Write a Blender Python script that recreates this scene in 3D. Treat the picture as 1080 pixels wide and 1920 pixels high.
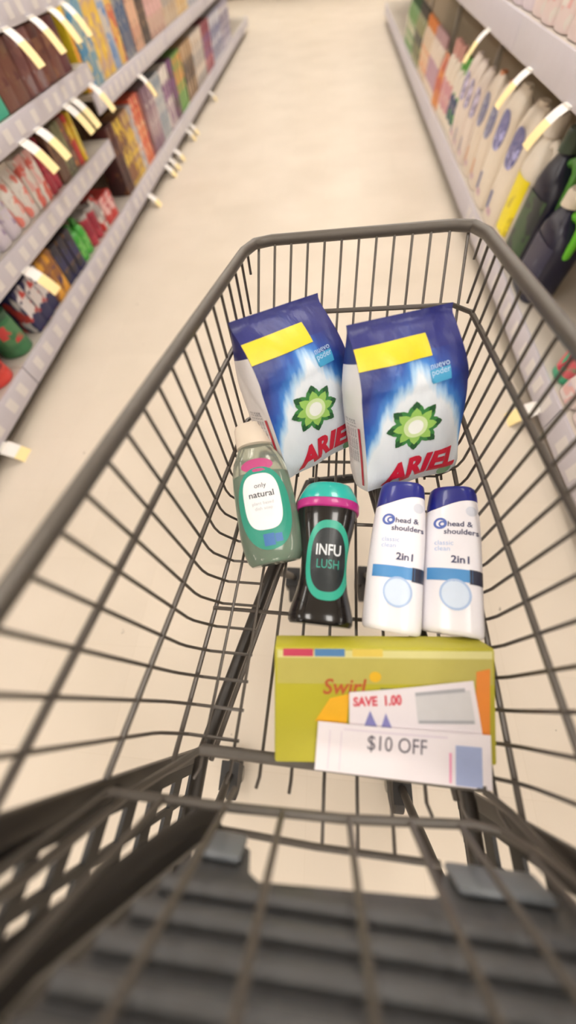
import bpy, bmesh, math, random
from mathutils import Vector, Matrix

for o in list(bpy.data.objects):
    bpy.data.objects.remove(o, do_unlink=True)
scn = bpy.context.scene
COL = scn.collection
PI = math.pi
R = math.radians
rnd = random.Random(7)

# ------------------------------------------------------------------ camera
FPX = 568.0
CAM_H = 1.12

def frame_from(V, Nx):
    """axes (X right, Y forward, Z up) of a frame seen by the lens, as rows in lens coordinates"""
    v = Vector((V[0] - 540, -(V[1] - 960), FPX)).normalized()
    dy = (FPX * FPX + (V[0] - 540) * (Nx - 540)) / (960 - V[1])
    n = Vector((Nx - 540, -dy, FPX)).normalized()
    up = -n
    up = (up - v * up.dot(v)).normalized()
    r = v.cross(up)
    if r.x < 0:
        r = -r
    return Matrix((r, v, up))

AISLE = frame_from((625, -224), 582)
CARTF = frame_from((650, 60), 602)
cam_data = bpy.data.cameras.new('camera')
cam = bpy.data.objects.new('camera', cam_data)
COL.objects.link(cam)
right, upv, fwd = AISLE.col[0], AISLE.col[1], AISLE.col[2]
cm = Matrix((right, upv, -fwd)).transposed().to_4x4()
cm.translation = (0, 0, CAM_H)
cam.matrix_world = cm
cam_data.sensor_fit = 'VERTICAL'
cam_data.sensor_height = 36.0
cam_data.sensor_width = 36.0
cam_data.lens = FPX / 1920 * 36.0
cam_data.clip_start = 0.02
cam_data.clip_end = 100
cam_data.dof.use_dof = True
cam_data.dof.focus_distance = 0.60
cam_data.dof.aperture_fstop = 0.9
scn.camera = cam

# ------------------------------------------------------------------ exposure and world
scn.view_settings.view_transform = 'Standard'
scn.view_settings.look = 'None'
scn.view_settings.gamma = 1.0
scn.view_settings.use_curve_mapping = False
scn.view_settings.exposure = 0.0
world = bpy.data.worlds.new('world')
scn.world = world
world.use_nodes = True
bg = world.node_tree.nodes['Background']
bg.inputs[0].default_value = (1.0, 0.98, 0.95, 1)
bg.inputs[1].default_value = 0.5
LAMP = 11.0          # emission of the ceiling diffusers
CEIL = 3.0

# ------------------------------------------------------------------ materials
def srgb(c):
    return tuple(((x / 255) / 12.92 if x / 255 <= 0.04045 else ((x / 255 + 0.055) / 1.055) ** 2.4) for x in c) + (1.0,)

MATS = {}

def mat(name, rgb, rough=0.5, metal=0.0, spec=0.5, noise=0.0, nscale=40.0, bump=0.0, coat=0.0, trans=0.0, emit=0.0):
    if name in MATS:
        return MATS[name]
    m = bpy.data.materials.new(name)
    m.use_nodes = True
    nt = m.node_tree
    b = nt.nodes['Principled BSDF']
    col = srgb(rgb)
    b.inputs['Base Color'].default_value = col
    b.inputs['Roughness'].default_value = rough
    b.inputs['Metallic'].default_value = metal
    b.inputs['Specular IOR Level'].default_value = spec
    b.inputs['Coat Weight'].default_value = coat
    b.inputs['Transmission Weight'].default_value = trans
    if emit:
        b.inputs['Emission Color'].default_value = col
        b.inputs['Emission Strength'].default_value = emit
    if noise or bump:
        tc = nt.nodes.new('ShaderNodeTexCoord')
        nz = nt.nodes.new('ShaderNodeTexNoise')
        nz.inputs['Scale'].default_value = nscale
        nz.inputs['Detail'].default_value = 4
        nt.links.new(tc.outputs['Object'], nz.inputs['Vector'])
        if noise:
            mx = nt.nodes.new('ShaderNodeMixRGB')
            mx.inputs[1].default_value = tuple(c * (1 - noise) for c in col[:3]) + (1,)
            mx.inputs[2].default_value = tuple(min(1, c * (1 + noise)) for c in col[:3]) + (1,)
            nt.links.new(nz.outputs['Fac'], mx.inputs[0])
            nt.links.new(mx.outputs[0], b.inputs['Base Color'])
        if bump:
            bp = nt.nodes.new('ShaderNodeBump')
            bp.inputs['Strength'].default_value = bump
            bp.inputs['Distance'].default_value = 0.002
            nt.links.new(nz.outputs['Fac'], bp.inputs['Height'])
            nt.links.new(bp.outputs[0], b.inputs['Normal'])
    MATS[name] = m
    return m

def pl(rgb, rough=0.4, coat=0.0):
    """printed or moulded colour"""
    return mat('ink_%d_%d_%d_%d' % (*rgb, int(rough * 100)), rgb, rough, coat=coat, noise=0.05, nscale=60)

def floor_material():
    m = bpy.data.materials.new('vinyl_floor')
    m.use_nodes = True
    nt = m.node_tree
    b = nt.nodes['Principled BSDF']
    L = nt.links.new
    tc = nt.nodes.new('ShaderNodeTexCoord')
    n1 = nt.nodes.new('ShaderNodeTexNoise'); n1.inputs['Scale'].default_value = 2.2; n1.inputs['Detail'].default_value = 5
    n2 = nt.nodes.new('ShaderNodeTexNoise'); n2.inputs['Scale'].default_value = 60; n2.inputs['Detail'].default_value = 3
    vo = nt.nodes.new('ShaderNodeTexVoronoi'); vo.inputs['Scale'].default_value = 9.0
    mp = nt.nodes.new('ShaderNodeMapping'); mp.inputs['Scale'].default_value = (1.0, 0.6, 1)
    br = nt.nodes.new('ShaderNodeTexBrick')
    br.offset = 0.0
    br.inputs['Scale'].default_value = 1.0
    br.inputs['Brick Width'].default_value = 0.305
    br.inputs['Row Height'].default_value = 0.305
    br.inputs['Mortar Size'].default_value = 0.0008
    for n in (n1, n2, br):
        L(tc.outputs['Object'], n.inputs['Vector'])
    L(tc.outputs['Object'], mp.inputs['Vector']); L(mp.outputs[0], vo.inputs['Vector'])
    br.inputs['Color1'].default_value = (1, 1, 1, 1)
    br.inputs['Color2'].default_value = (0.97, 0.97, 0.97, 1)
    br.inputs['Mortar'].default_value = (0.93, 0.92, 0.90, 1)
    r1 = nt.nodes.new('ShaderNodeValToRGB')
    r1.color_ramp.elements[0].position = 0.3; r1.color_ramp.elements[0].color = srgb((210, 198, 182))
    r1.color_ramp.elements[1].position = 0.7; r1.color_ramp.elements[1].color = srgb((219, 207, 192))
    L(n1.outputs['Fac'], r1.inputs[0])
    mul = nt.nodes.new('ShaderNodeMixRGB'); mul.blend_type = 'MULTIPLY'; mul.inputs[0].default_value = 1
    L(r1.outputs[0], mul.inputs[1]); L(br.outputs[0], mul.inputs[2])
    # scuffs: small dark flecks in some of the cells
    gt = nt.nodes.new('ShaderNodeMath'); gt.operation = 'LESS_THAN'; gt.inputs[1].default_value = 0.045
    L(vo.outputs['Distance'], gt.inputs[0])
    sel = nt.nodes.new('ShaderNodeMath'); sel.operation = 'GREATER_THAN'; sel.inputs[1].default_value = 0.56
    L(n2.outputs['Fac'], sel.inputs[0])
    mm = nt.nodes.new('ShaderNodeMath'); mm.operation = 'MULTIPLY'
    L(gt.outputs[0], mm.inputs[0]); L(sel.outputs[0], mm.inputs[1])
    mk = nt.nodes.new('ShaderNodeMath'); mk.operation = 'MULTIPLY'; mk.inputs[1].default_value = 0.6
    L(mm.outputs[0], mk.inputs[0])
    mx = nt.nodes.new('ShaderNodeMixRGB'); mx.inputs[2].default_value = srgb((96, 84, 70))
    L(mk.outputs[0], mx.inputs[0]); L(mul.outputs[0], mx.inputs[1])
    L(mx.outputs[0], b.inputs['Base Color'])
    b.inputs['Roughness'].default_value = 0.42
    b.inputs['Specular IOR Level'].default_value = 0.13
    bp = nt.nodes.new('ShaderNodeBump'); bp.inputs['Strength'].default_value = 0.08; bp.inputs['Distance'].default_value = 0.002
    L(n2.outputs['Fac'], bp.inputs['Height']); L(bp.outputs[0], b.inputs['Normal'])
    return m

def art_material(name, base, c2, c3, scale=7.0, seed=0.0):
    """carton print: base colour with large blurry patches of two more inks (UV space)"""
    key = 'art_' + name
    if key in MATS:
        return MATS[key]
    m = bpy.data.materials.new(key)
    m.use_nodes = True
    nt = m.node_tree
    b = nt.nodes['Principled BSDF']
    L = nt.links.new
    tc = nt.nodes.new('ShaderNodeTexCoord')
    mp = nt.nodes.new('ShaderNodeMapping'); mp.inputs['Location'].default_value = (seed, seed * 1.7, seed * .4)
    n1 = nt.nodes.new('ShaderNodeTexNoise'); n1.inputs['Scale'].default_value = scale; n1.inputs['Detail'].default_value = 1.5
    n2 = nt.nodes.new('ShaderNodeTexNoise'); n2.inputs['Scale'].default_value = scale * 1.7; n2.inputs['Detail'].default_value = 2
    L(tc.outputs['Object'], mp.inputs['Vector'])
    L(mp.outputs[0], n1.inputs['Vector']); L(mp.outputs[0], n2.inputs['Vector'])
    def ramp(n, a, bb):
        r = nt.nodes.new('ShaderNodeValToRGB')
        r.color_ramp.elements[0].position = a; r.color_ramp.elements[1].position = bb
        L(n.outputs['Fac'], r.inputs[0]); return r
    r1 = ramp(n1, 0.53, 0.58); r2 = ramp(n2, 0.58, 0.62)
    m1 = nt.nodes.new('ShaderNodeMixRGB'); m1.inputs[1].default_value = srgb(base); m1.inputs[2].default_value = srgb(c2)
    m2 = nt.nodes.new('ShaderNodeMixRGB'); m2.inputs[2].default_value = srgb(c3)
    L(r1.outputs[0], m1.inputs[0]); L(m1.outputs[0], m2.inputs[1]); L(r2.outputs[0], m2.inputs[0])
    L(m2.outputs[0], b.inputs['Base Color'])
    b.inputs['Roughness'].default_value = 0.42
    MATS[key] = m
    return m

def bag_material():
    m = bpy.data.materials.new('printed_bag_film')
    m.use_nodes = True
    nt = m.node_tree
    b = nt.nodes['Principled BSDF']
    L = nt.links.new
    uv = nt.nodes.new('ShaderNodeUVMap')
    sp = nt.nodes.new('ShaderNodeSeparateXYZ'); L(uv.outputs[0], sp.inputs[0])
    def math_(op, a, bb=None):
        n = nt.nodes.new('ShaderNodeMath'); n.operation = op
        for i, q in enumerate((a, bb)):
            if q is None: continue
            if isinstance(q, (int, float)): n.inputs[i].default_value = q
            else: L(q, n.inputs[i])
        return n.outputs[0]
    U, V = sp.outputs[0], sp.outputs[1]
    # flame edge: a peak right of the middle, shoulders either side
    du = math_('ABSOLUTE', math_('SUBTRACT', U, 0.50))
    peak = math_('MULTIPLY', math_('POWER', math_('MAXIMUM', math_('SUBTRACT', 1.0, math_('MULTIPLY', du, 2.6)), 0.0), 1.5), 0.22)
    side = math_('MULTIPLY', math_('POWER', math_('MULTIPLY', du, 2.0), 4.0), 0.30)
    nz = nt.nodes.new('ShaderNodeTexNoise'); nz.inputs['Scale'].default_value = 5.0; nz.inputs['Detail'].default_value = 4
    mp = nt.nodes.new('ShaderNodeMapping'); mp.inputs['Scale'].default_value = (2.2, 0.7, 1)
    L(uv.outputs[0], mp.inputs[0]); L(mp.outputs[0], nz.inputs['Vector'])
    wob = math_('MULTIPLY', math_('SUBTRACT', nz.outputs['Fac'], 0.5), 0.22)
    edge = math_('ADD', math_('SUBTRACT', math_('ADD', 0.47, peak), side), wob)
    d = math_('SUBTRACT', V, edge)
    rp = nt.nodes.new('ShaderNodeValToRGB')
    cr = rp.color_ramp
    cr.elements[0].position = 0.0; cr.elements[0].color = srgb((206, 214, 224))
    cr.elements[1].position = 1.0; cr.elements[1].color = srgb((28, 36, 104))
    for p, c in ((0.40, (222, 229, 238)), (0.46, (168, 204, 236)), (0.52, (64, 128, 204)), (0.60, (36, 82, 168)), (0.74, (30, 44, 120))):
        e = cr.elements.new(p); e.color = srgb(c)
    L(math_('ADD', math_('MULTIPLY', d, 1.0), 0.42), rp.inputs[0])
    # deep blue top band
    top = math_('GREATER_THAN', V, 0.80)
    mx = nt.nodes.new('ShaderNodeMixRGB'); mx.inputs[2].default_value = srgb((34, 38, 112))
    L(math_('MULTIPLY', top, 0.75), mx.inputs[0]); L(rp.outputs[0], mx.inputs[1])
    L(mx.outputs[0], b.inputs['Base Color'])
    b.inputs['Roughness'].default_value = 0.38
    n3 = nt.nodes.new('ShaderNodeTexNoise'); n3.inputs['Scale'].default_value = 7; n3.inputs['Detail'].default_value = 3
    L(uv.outputs[0], n3.inputs['Vector'])
    bp = nt.nodes.new('ShaderNodeBump'); bp.inputs['Strength'].default_value = 0.5; bp.inputs['Distance'].default_value = 0.006
    L(n3.outputs['Fac'], bp.inputs['Height']); L(bp.outputs[0], b.inputs['Normal'])
    return m

M_FLOOR = floor_material()
M_CEIL = mat('ceiling_tile', (232, 228, 220), 0.9, noise=0.04, nscale=8)
M_WALL = mat('painted_wall', (232, 226, 216), 0.8, noise=0.03, nscale=4)
M_LAMP = mat('lamp_diffuser', (255, 250, 243), 0.5, emit=LAMP)
M_LFRAME = mat('lamp_frame', (235, 232, 226), 0.5)
M_SHELF = mat('shelf_enamel', (214, 206, 196), 0.45, noise=0.03, nscale=12)
M_RAIL = mat('shelf_rail_grey', (198, 193, 202), 0.4, noise=0.04, nscale=25)
M_BACK = mat('shelf_back_board', (196, 180, 156), 0.7, noise=0.05, nscale=12)
M_KICK = mat('kick_plate', (92, 82, 70), 0.6, noise=0.08, nscale=10)
M_TAGW = mat('tag_white', (236, 230, 226), 0.5)
M_TAGY = mat('tag_yellow', (246, 222, 160), 0.5)
M_LABEL = mat('label_white', (220, 215, 214), 0.5)
M_WIRE = mat('cart_wire_coating', (84, 77, 71), 0.32, metal=0.25, noise=0.12, nscale=70)
M_RIM = mat('cart_rim_coating', (92, 86, 80), 0.38, metal=0.2, noise=0.12, nscale=60)
M_BLACK = mat('black_plastic', (26, 23, 22), 0.5, noise=0.1, nscale=50)
M_POST = mat('cart_post_coating', (52, 47, 43), 0.4, metal=0.2, noise=0.1, nscale=50)
M_SEAT = mat('grey_seat_plastic', (88, 88, 89), 0.38, noise=0.08, nscale=45, bump=0.2)
M_RUBBER = mat('caster_rubber', (58, 55, 54), 0.7, noise=0.1, nscale=60)
M_STEEL = mat('caster_steel', (150, 146, 140), 0.35, metal=0.8)
M_BAG = bag_material()

# ------------------------------------------------------------------ mesh helpers
class MB:
    def __init__(s, off=None):
        s.bm = bmesh.new(); s.off = Vector(off) if off is not None else None
        s.uv = None
    def quad_uv(s):
        if s.uv is None: s.uv = s.bm.loops.layers.uv.new('UVMap')
        return s.uv
    def box(s, c, size, rot=None, bevel=0.0):
        x, y, z = (q / 2 for q in size)
        vs = []
        for dx in (-x, x):
            for dy in (-y, y):
                for dz in (-z, z):
                    v = Vector((dx, dy, dz))
                    if rot is not None: v = rot @ v
                    vs.append(s.bm.verts.new(v + Vector(c)))
        fs = [(0, 1, 3, 2), (4, 6, 7, 5), (0, 4, 5, 1), (2, 3, 7, 6), (0, 2, 6, 4), (1, 5, 7, 3)]
        faces = [s.bm.faces.new([vs[i] for i in f]) for f in fs]
        if bevel:
            es = list({e for f in faces for e in f.edges})
            bmesh.ops.bevel(s.bm, geom=es, offset=bevel, segments=2, affect='EDGES', profile=0.5)
        return s
    def tube(s, pts, r, seg=8, closed=False, cap=True, ry=None):
        pts = [Vector(p) for p in pts]
        n = len(pts)
        rings = []
        prev = None
        for i, p in enumerate(pts):
            if closed:
                t = (pts[(i + 1) % n] - pts[i - 1]).normalized()
            else:
                t = (pts[min(i + 1, n - 1)] - pts[max(i - 1, 0)]).normalized()
            if prev is None:
                a = Vector((0, 0, 1)) if abs(t.z) < 0.9 else Vector((1, 0, 0))
                u = (a - t * a.dot(t)).normalized()
            else:
                u = (prev - t * prev.dot(t)).normalized()
            prev = u
            w = t.cross(u)
            rr = r[i] if isinstance(r, (list, tuple)) else r
            r2 = rr if ry is None else ry
            rings.append([s.bm.verts.new(p + u * (math.cos(2 * PI * k / seg) * rr) + w * (math.sin(2 * PI * k / seg) * r2)) for k in range(seg)])
        m = n if closed else n - 1
        for i in range(m):
            a, b = rings[i], rings[(i + 1) % n]
            for k in range(seg):
                s.bm.faces.new((a[k], a[(k + 1) % seg], b[(k + 1) % seg], b[k]))
        if cap and not closed:
            s.bm.faces.new(list(reversed(rings[0]))); s.bm.faces.new(rings[-1])
        return s
    def loft(s, rings, cap0=True, cap1=True):
        vr = [[s.bm.verts.new(p) for p in ring] for ring in rings]
        n = len(vr[0])
        for i in range(len(vr) - 1):
            for k in range(n):
                s.bm.faces.new((vr[i][k], vr[i][(k + 1) % n], vr[i + 1][(k + 1) % n], vr[i + 1][k]))
        if cap0: s.bm.faces.new(list(reversed(vr[0])))
        if cap1: s.bm.faces.new(vr[-1])
        return s
    def grid(s, fn, nu, nv, uv=True):
        """open sheet fn(u,v) with u,v in 0..1"""
        L = s.quad_uv() if uv else None
        vs = [[s.bm.verts.new(fn(i / nu, j / nv)) for i in range(nu + 1)] for j in range(nv + 1)]
        for j in range(nv):
            for i in range(nu):
                f = s.bm.faces.new((vs[j][i], vs[j][i + 1], vs[j + 1][i + 1], vs[j + 1][i]))
                if L:
                    for lp, (a, b) in zip(f.loops, ((i, j), (i + 1, j), (i + 1, j + 1), (i, j + 1))):
                        lp[L].uv = (a / nu, b / nv)
        return s
    def poly(s, pts):
        f = s.bm.faces.new([s.bm.verts.new(p) for p in pts])
        return f
    def prism(s, pts, ext):
        """closed outline pts swept by vector ext"""
        e = Vector(ext)
        a = [s.bm.verts.new(Vector(p)) for p in pts]
        b = [s.bm.verts.new(Vector(p) + e) for p in pts]
        n = len(a)
        s.bm.faces.new(a); s.bm.faces.new(list(reversed(b)))
        for i in range(n):
            s.bm.faces.new((a[i], b[i], b[(i + 1) % n], a[(i + 1) % n]))
        return s
    def mesh(s, name, m, smooth=True):
        if s.off is not None:
            bmesh.ops.translate(s.bm, verts=s.bm.verts, vec=-s.off)
        bmesh.ops.recalc_face_normals(s.bm, faces=s.bm.faces)
        me = bpy.data.meshes.new(name)
        s.bm.to_mesh(me); s.bm.free()
        me.materials.append(m)
        if smooth:
            for p in me.polygons: p.use_smooth = True
            me.set_sharp_from_angle(angle=R(38))
        return me
    def build(s, name, m, parent=None, smooth=True):
        o = bpy.data.objects.new(name, s.mesh(name, m, smooth))
        COL.objects.link(o)
        if parent: o.parent = parent
        return o

def tag(o, label=None, cat=None, group=None, kind=None):
    if label: o['label'] = label
    if cat: o['category'] = cat
    if group: o['group'] = group
    if kind: o['kind'] = kind
    return o

def empty(name, matrix, label, cat, group=None):
    o = bpy.data.objects.new(name, None)
    COL.objects.link(o)
    o.empty_display_size = 0.05
    o.matrix_world = matrix
    return tag(o, label, cat, group)

def copy_tree(o, parent=None):
    c = o.copy(); COL.objects.link(c)
    if parent: c.parent = parent
    for ch in list(o.children):
        copy_tree(ch, c)
    return c

def text_shape(body, size, shear=0.0, bold=0.0, spacing=1.0):
    """list of (verts, faces) in the text's own plane, centred"""
    cu = bpy.data.curves.new('t', 'FONT')
    cu.body = body; cu.size = size; cu.shear = shear; cu.offset = bold
    cu.space_character = spacing
    cu.align_x = 'CENTER'; cu.align_y = 'CENTER'
    cu.resolution_u = 3
    ob = bpy.data.objects.new('t', cu)
    COL.objects.link(ob)
    dg = bpy.context.evaluated_depsgraph_get()
    me = bpy.data.meshes.new_from_object(ob.evaluated_get(dg))
    vs = [(v.co.x, v.co.y) for v in me.vertices]
    fs = [tuple(p.vertices) for p in me.polygons]
    bpy.data.objects.remove(ob); bpy.data.curves.remove(cu); bpy.data.meshes.remove(me)
    return vs, fs

def ellipse_shape(rx, ry, nr=4, seg=28, inner=0.0, power=2.0):
    vs, fs = [], []
    def pt(a, k):
        c, s_ = math.cos(a), math.sin(a)
        e = 2.0 / power
        return (rx * k * math.copysign(abs(c) ** e, c), ry * k * math.copysign(abs(s_) ** e, s_))
    ks = [inner + (1 - inner) * i / nr for i in range(nr + 1)]
    if inner == 0: ks[0] = 0.02
    for k in ks:
        for i in range(seg): vs.append(pt(2 * PI * i / seg, k))
    for j in range(len(ks) - 1):
        for i in range(seg):
            a = j * seg + i; b = j * seg + (i + 1) % seg
            fs.append((a, b, b + seg, a + seg))
    if inner == 0: fs.append(tuple(range(seg)))
    return vs, fs

def rect_shape(w, h, nu=8, nv=4):
    vs = [(-w / 2 + w * i / nu, -h / 2 + h * j / nv) for j in range(nv + 1) for i in range(nu + 1)]
    fs = [(j * (nu + 1) + i, j * (nu + 1) + i + 1, (j + 1) * (nu + 1) + i + 1, (j + 1) * (nu + 1) + i) for j in range(nv) for i in range(nu)]
    return vs, fs

def poly_shape(pts):
    return list(pts), [tuple(range(len(pts)))]

def xf(shape, x=0, y=0, rot=0.0, sx=1.0, sy=1.0, arc=None):
    vs, fs = shape
    c, s_ = math.cos(rot), math.sin(rot)
    out = []
    for a, b in vs:
        a *= sx; b *= sy
        if arc: b += arc * a * a
        out.append((x + a * c - b * s_, y + a * s_ + b * c))
    return out, fs

def decal(name, shapes, surf, m, parent, lift=0.0006, fine=0.0):
    """shapes laid on surf(x, z) -> (point, normal)"""
    mb = MB()
    for vs, fs in shapes:
        flat = bmesh.new()
        bv = [flat.verts.new((a, b, 0)) for a, b in vs]
        for f in fs:
            try: flat.faces.new([bv[i] for i in f])
            except ValueError: pass
        if fine:
            for it in range(4):
                bmesh.ops.triangulate(flat, faces=flat.faces)
                es = [e for e in flat.edges if e.calc_length() > fine]
                if not es: break
                bmesh.ops.subdivide_edges(flat, edges=es, cuts=1)
            bmesh.ops.triangulate(flat, faces=flat.faces)
        mp = {}
        for v in flat.verts:
            p, n = surf(v.co.x, v.co.y)
            mp[v] = mb.bm.verts.new(Vector(p) + Vector(n) * lift)
        for f in flat.faces:
            mb.bm.faces.new([mp[v] for v in f.verts])
        flat.free()
    me = mb.mesh(name, m, smooth=False)
    o = bpy.data.objects.new(name, me); COL.objects.link(o); o.parent = parent
    return o

# ------------------------------------------------------------------ the setting
X0, X1, Y0, Y1 = -5.0, 4.6, -4.0, 14.6

def structure(name, mb, m, smooth=False):
    o = mb.build(name, m, smooth=smooth); o['kind'] = 'structure'
    return o

structure('floor', MB().box(((X0 + X1) / 2, (Y0 + Y1) / 2, -0.05), (X1 - X0, Y1 - Y0, 0.1)), M_FLOOR)
structure('ceiling', MB().box(((X0 + X1) / 2, (Y0 + Y1) / 2, CEIL + 0.05), (X1 - X0, Y1 - Y0, 0.1)), M_CEIL)
structure('wall_back', MB().box(((X0 + X1) / 2, Y1 + 0.05, CEIL / 2), (X1 - X0, 0.1, CEIL)), M_WALL)
structure('wall_front', MB().box(((X0 + X1) / 2, Y0 - 0.05, CEIL / 2), (X1 - X0, 0.1, CEIL)), M_WALL)
structure('wall_left', MB().box((X0 - 0.05, (Y0 + Y1) / 2, CEIL / 2), (0.1, Y1 - Y0, CEIL)), M_WALL)
structure('wall_right', MB().box((X1 + 0.05, (Y0 + Y1) / 2, CEIL / 2), (0.1, Y1 - Y0, CEIL)), M_WALL)
structure('baseboard_back', MB().box(((X0 + X1) / 2, Y1 - 0.01, 0.05), (X1 - X0, 0.02, 0.1)), M_KICK)

# ceiling lamps: three rows of troffers over the aisles
lamp0 = None
for xi, x in enumerate((-3.3, -1.1, 0.65, 3.0)):
    for yi in range(7):
        y = -2.6 + 2.5 * yi
        row = ('above the far left side', 'above the left half of the aisle', 'above the right half of the aisle', 'above the far right side')[xi]
        mt = Matrix.Translation((x, y, CEIL))
        if lamp0 is None:
            lamp0 = empty('ceiling_light', mt, 'x', 'ceiling light')
            f = MB()
            for sx, sy, w, d in ((0, 0.62, 0.64, 0.04), (0, -0.62, 0.64, 0.04), (0.30, 0, 0.04, 1.2), (-0.30, 0, 0.04, 1.2)):
                f.box((sx, sy, -0.02), (w, d, 0.04))
            f.build('frame', M_LFRAME, lamp0, smooth=False)
            MB().box((0, 0, -0.012), (0.56, 1.2, 0.02)).build('diffuser', M_LAMP, lamp0, smooth=False)
            o = lamp0
        else:
            o = copy_tree(lamp0); o.matrix_world = mt
        tag(o, 'long white ceiling light in the row ' + row, 'ceiling light', 'ceiling lights ' + row)

# ------------------------------------------------------------------ shelf bays
def shelf_bay(side, y0, y1, tiers, label, group, labels_upto):
    """side -1 left, +1 right; tiers: list of (x_front, z_bottom_of_rail, rail_height)"""
    xw = -1.475 if side < 0 else 0.94
    root = empty('shelf_unit', Matrix.Translation((xw + side * 0.25, (y0 + y1) / 2, 0)), label, 'store shelf', group)
    off = root.location
    L = y1 - y0; yc = (y0 + y1) / 2
    xb = xw + side * 0.50
    MB(off).box((xb, yc, 0.85), (0.03, L, 1.70)).build('back_panel', M_BACK, root, smooth=False)
    MB(off).box((xw + side * 0.09, yc, 0.045), (0.03, L, 0.09)).build('kick_plate', M_KICK, root, smooth=False)
    for y in (y0 + 0.016, y1 - 0.016):
        MB(off).box((xb - side * 0.03, y, 0.85), (0.04, 0.03, 1.70)).build('upright', M_SHELF, root, smooth=False)
    for i, (xf_, zb, hh) in enumerate(tiers):
        dep = abs(xb - xf_) - 0.028
        top = zb + hh
        sh = MB(off).box((xf_ + side * (dep / 2 + 0.010), yc, top - 0.0125), (dep, L - 0.004, 0.022)).build('base_deck' if i == 0 else 'shelf', M_SHELF, root, smooth=False)
        MB(off).box((xf_ + side * 0.006, yc, zb + hh / 2), (0.012, L - 0.006, hh), bevel=0.003).build('price_rail', M_RAIL, sh)
        if labels_upto and not (side > 0 and i):
            y = y0 + 0.05 + 0.05 * rnd.random()
            lab0 = None
            while y < min(y1 - 0.05, labels_upto):
                if lab0 is None:
                    lab0 = MB().box((0, 0, 0), (0.0015, 0.05, hh * 0.55)).mesh('price_label', M_LABEL, False)
                lo = bpy.data.objects.new('price_label', lab0); COL.objects.link(lo); lo.parent = sh
                lo.location = Vector((xf_ - side * 0.001, y, zb + hh * 0.52)) - Vector(off)
                y += 0.10 + 0.06 * rnd.random()
    return root

NEAR_T = [(-1.475, 0.062, 0.10), (-1.45, 0.385, 0.08), (-1.40, 0.685, 0.07), (-1.40, 0.93, 0.07)]
FAR_T = [(-1.475, 0.062, 0.10), (-1.45, 0.56, 0.08), (-1.45, 1.02, 0.07)]
RIGHT_T = [(0.94, 0.062, 0.105), (0.90, 0.69, 0.10), (0.90, 1.15, 0.08)]
shelf_bay(-1, -0.61, 1.22, NEAR_T, 'left shelf unit closest to the cart, holding red and green cans at floor level', None, 1.22)
shelf_bay(-1, 1.22, 3.06, NEAR_T, 'left shelf unit with maroon cartons, its grey shelves ending where the tall boxes begin', None, 3.1)
for i in range(4):
    shelf_bay(-1, 3.06 + 1.83 * i, 3.06 + 1.83 * (i + 1), FAR_T,
              ('left two-level shelf unit directly past the maroon cartons',
               'left two-level shelf unit, second past the maroon cartons',
               'left two-level shelf unit, third past the maroon cartons',
               'left two-level shelf unit at the far end of the aisle')[i], None, 6.0)
for i in range(6):
    y = -0.9 + 1.83 * i
    shelf_bay(1, y, y + 1.83, RIGHT_T,
              ('right shelf unit beside the near end of the cart',
               'right shelf unit beside the navy jugs and the pale packs',
               'right shelf unit full of white bottles with blue labels, next after the navy jugs',
               'right shelf unit halfway down the aisle', 'right shelf unit second from the far end of the aisle',
               'right shelf unit at the far end of the aisle')[i], None, 3.2 if i < 2 else 0)

# ------------------------------------------------------------------ shelf products
def sup(rx, ry, z, p=3.0, n=24, cx=0.0, cy=0.0):
    e = 2.0 / p
    out = []
    for i in range(n):
        a = 2 * PI * i / n
        c, s_ = math.cos(a), math.sin(a)
        out.append(Vector((cx + rx * math.copysign(abs(c) ** e, c), cy + ry * math.copysign(abs(s_) ** e, s_), z)))
    return out

IDENT = Matrix.Identity(4)

def carton(name, w, h, d, base, c2, c3, seed):
    root = empty(name, IDENT, 'x', 'carton')
    m = art_material('%s_%s_%d' % (base, c2, seed), base, c2, c3, 9.0, seed * 3.1)
    MB().box((0, 0, h / 2 - 0.001), (w, d, h - 0.002), bevel=0.0015).build('body', m, root)
    # tuck flap on top, front panel print
    MB().box((0, -d * 0.03, h + 0.0002), (w - 0.004, d * 0.86, 0.0016)).build('tuck_flap', pl(tuple(int(x * .9) for x in base)), root, smooth=False)
    pm = art_material('%s_%s_%dp' % (c2, base, seed), c2, base, c3, 14.0, seed * 1.3 + 5)
    MB().box((0, -d / 2 - 0.0005, h * 0.56), (w * 0.86, 0.001, h * 0.40)).build('front_panel', pm, root, smooth=False)
    return root

def bottle(name, w, h, d, body, cap, lab, seed, lab2=None):
    root = empty(name, IDENT, 'x', 'bottle')
    rx, ry = w / 2, d / 2
    prof = [(0.0, .88), (.03, .98), (.08, 1.0), (.45, 1.0), (.62, .97), (.72, .84), (.79, .58), (.82, .42)]
    MB().loft([sup(rx * k, ry * k, h * z, 2.8, 20) for z, k in prof]).build('body', pl(body, .3), root)
    cr = min(rx, ry) * 0.52
    MB().loft([sup(cr * k, cr * k, z, 2.0, 16) for z, k in ((h * .80, 1.0), (h * .96, 1.0), (h * .99, .9), (h, .6))]).build('cap', pl(cap, .35), root)
    lm = art_material('%s_%d' % (str(lab), seed), lab, lab2 or body, cap, 16.0, seed * 2.3)
    def ring(z):
        return [p for p in sup(rx * 1.012, ry * 1.012, z, 2.8, 40) if p.y < ry * .35]
    mb = MB()
    r0, r1 = ring(h * .16), ring(h * .54)
    # a wrap label round the front
    r0.sort(key=lambda p: math.atan2(p.x, -p.y)); r1.sort(key=lambda p: math.atan2(p.x, -p.y))
    v0 = [mb.bm.verts.new(p) for p in r0]; v1 = [mb.bm.verts.new(p) for p in r1]
    for i in range(len(v0) - 1): mb.bm.faces.new((v0[i], v0[i + 1], v1[i + 1], v1[i]))
    mb.build('label', lm, root)
    return root

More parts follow.
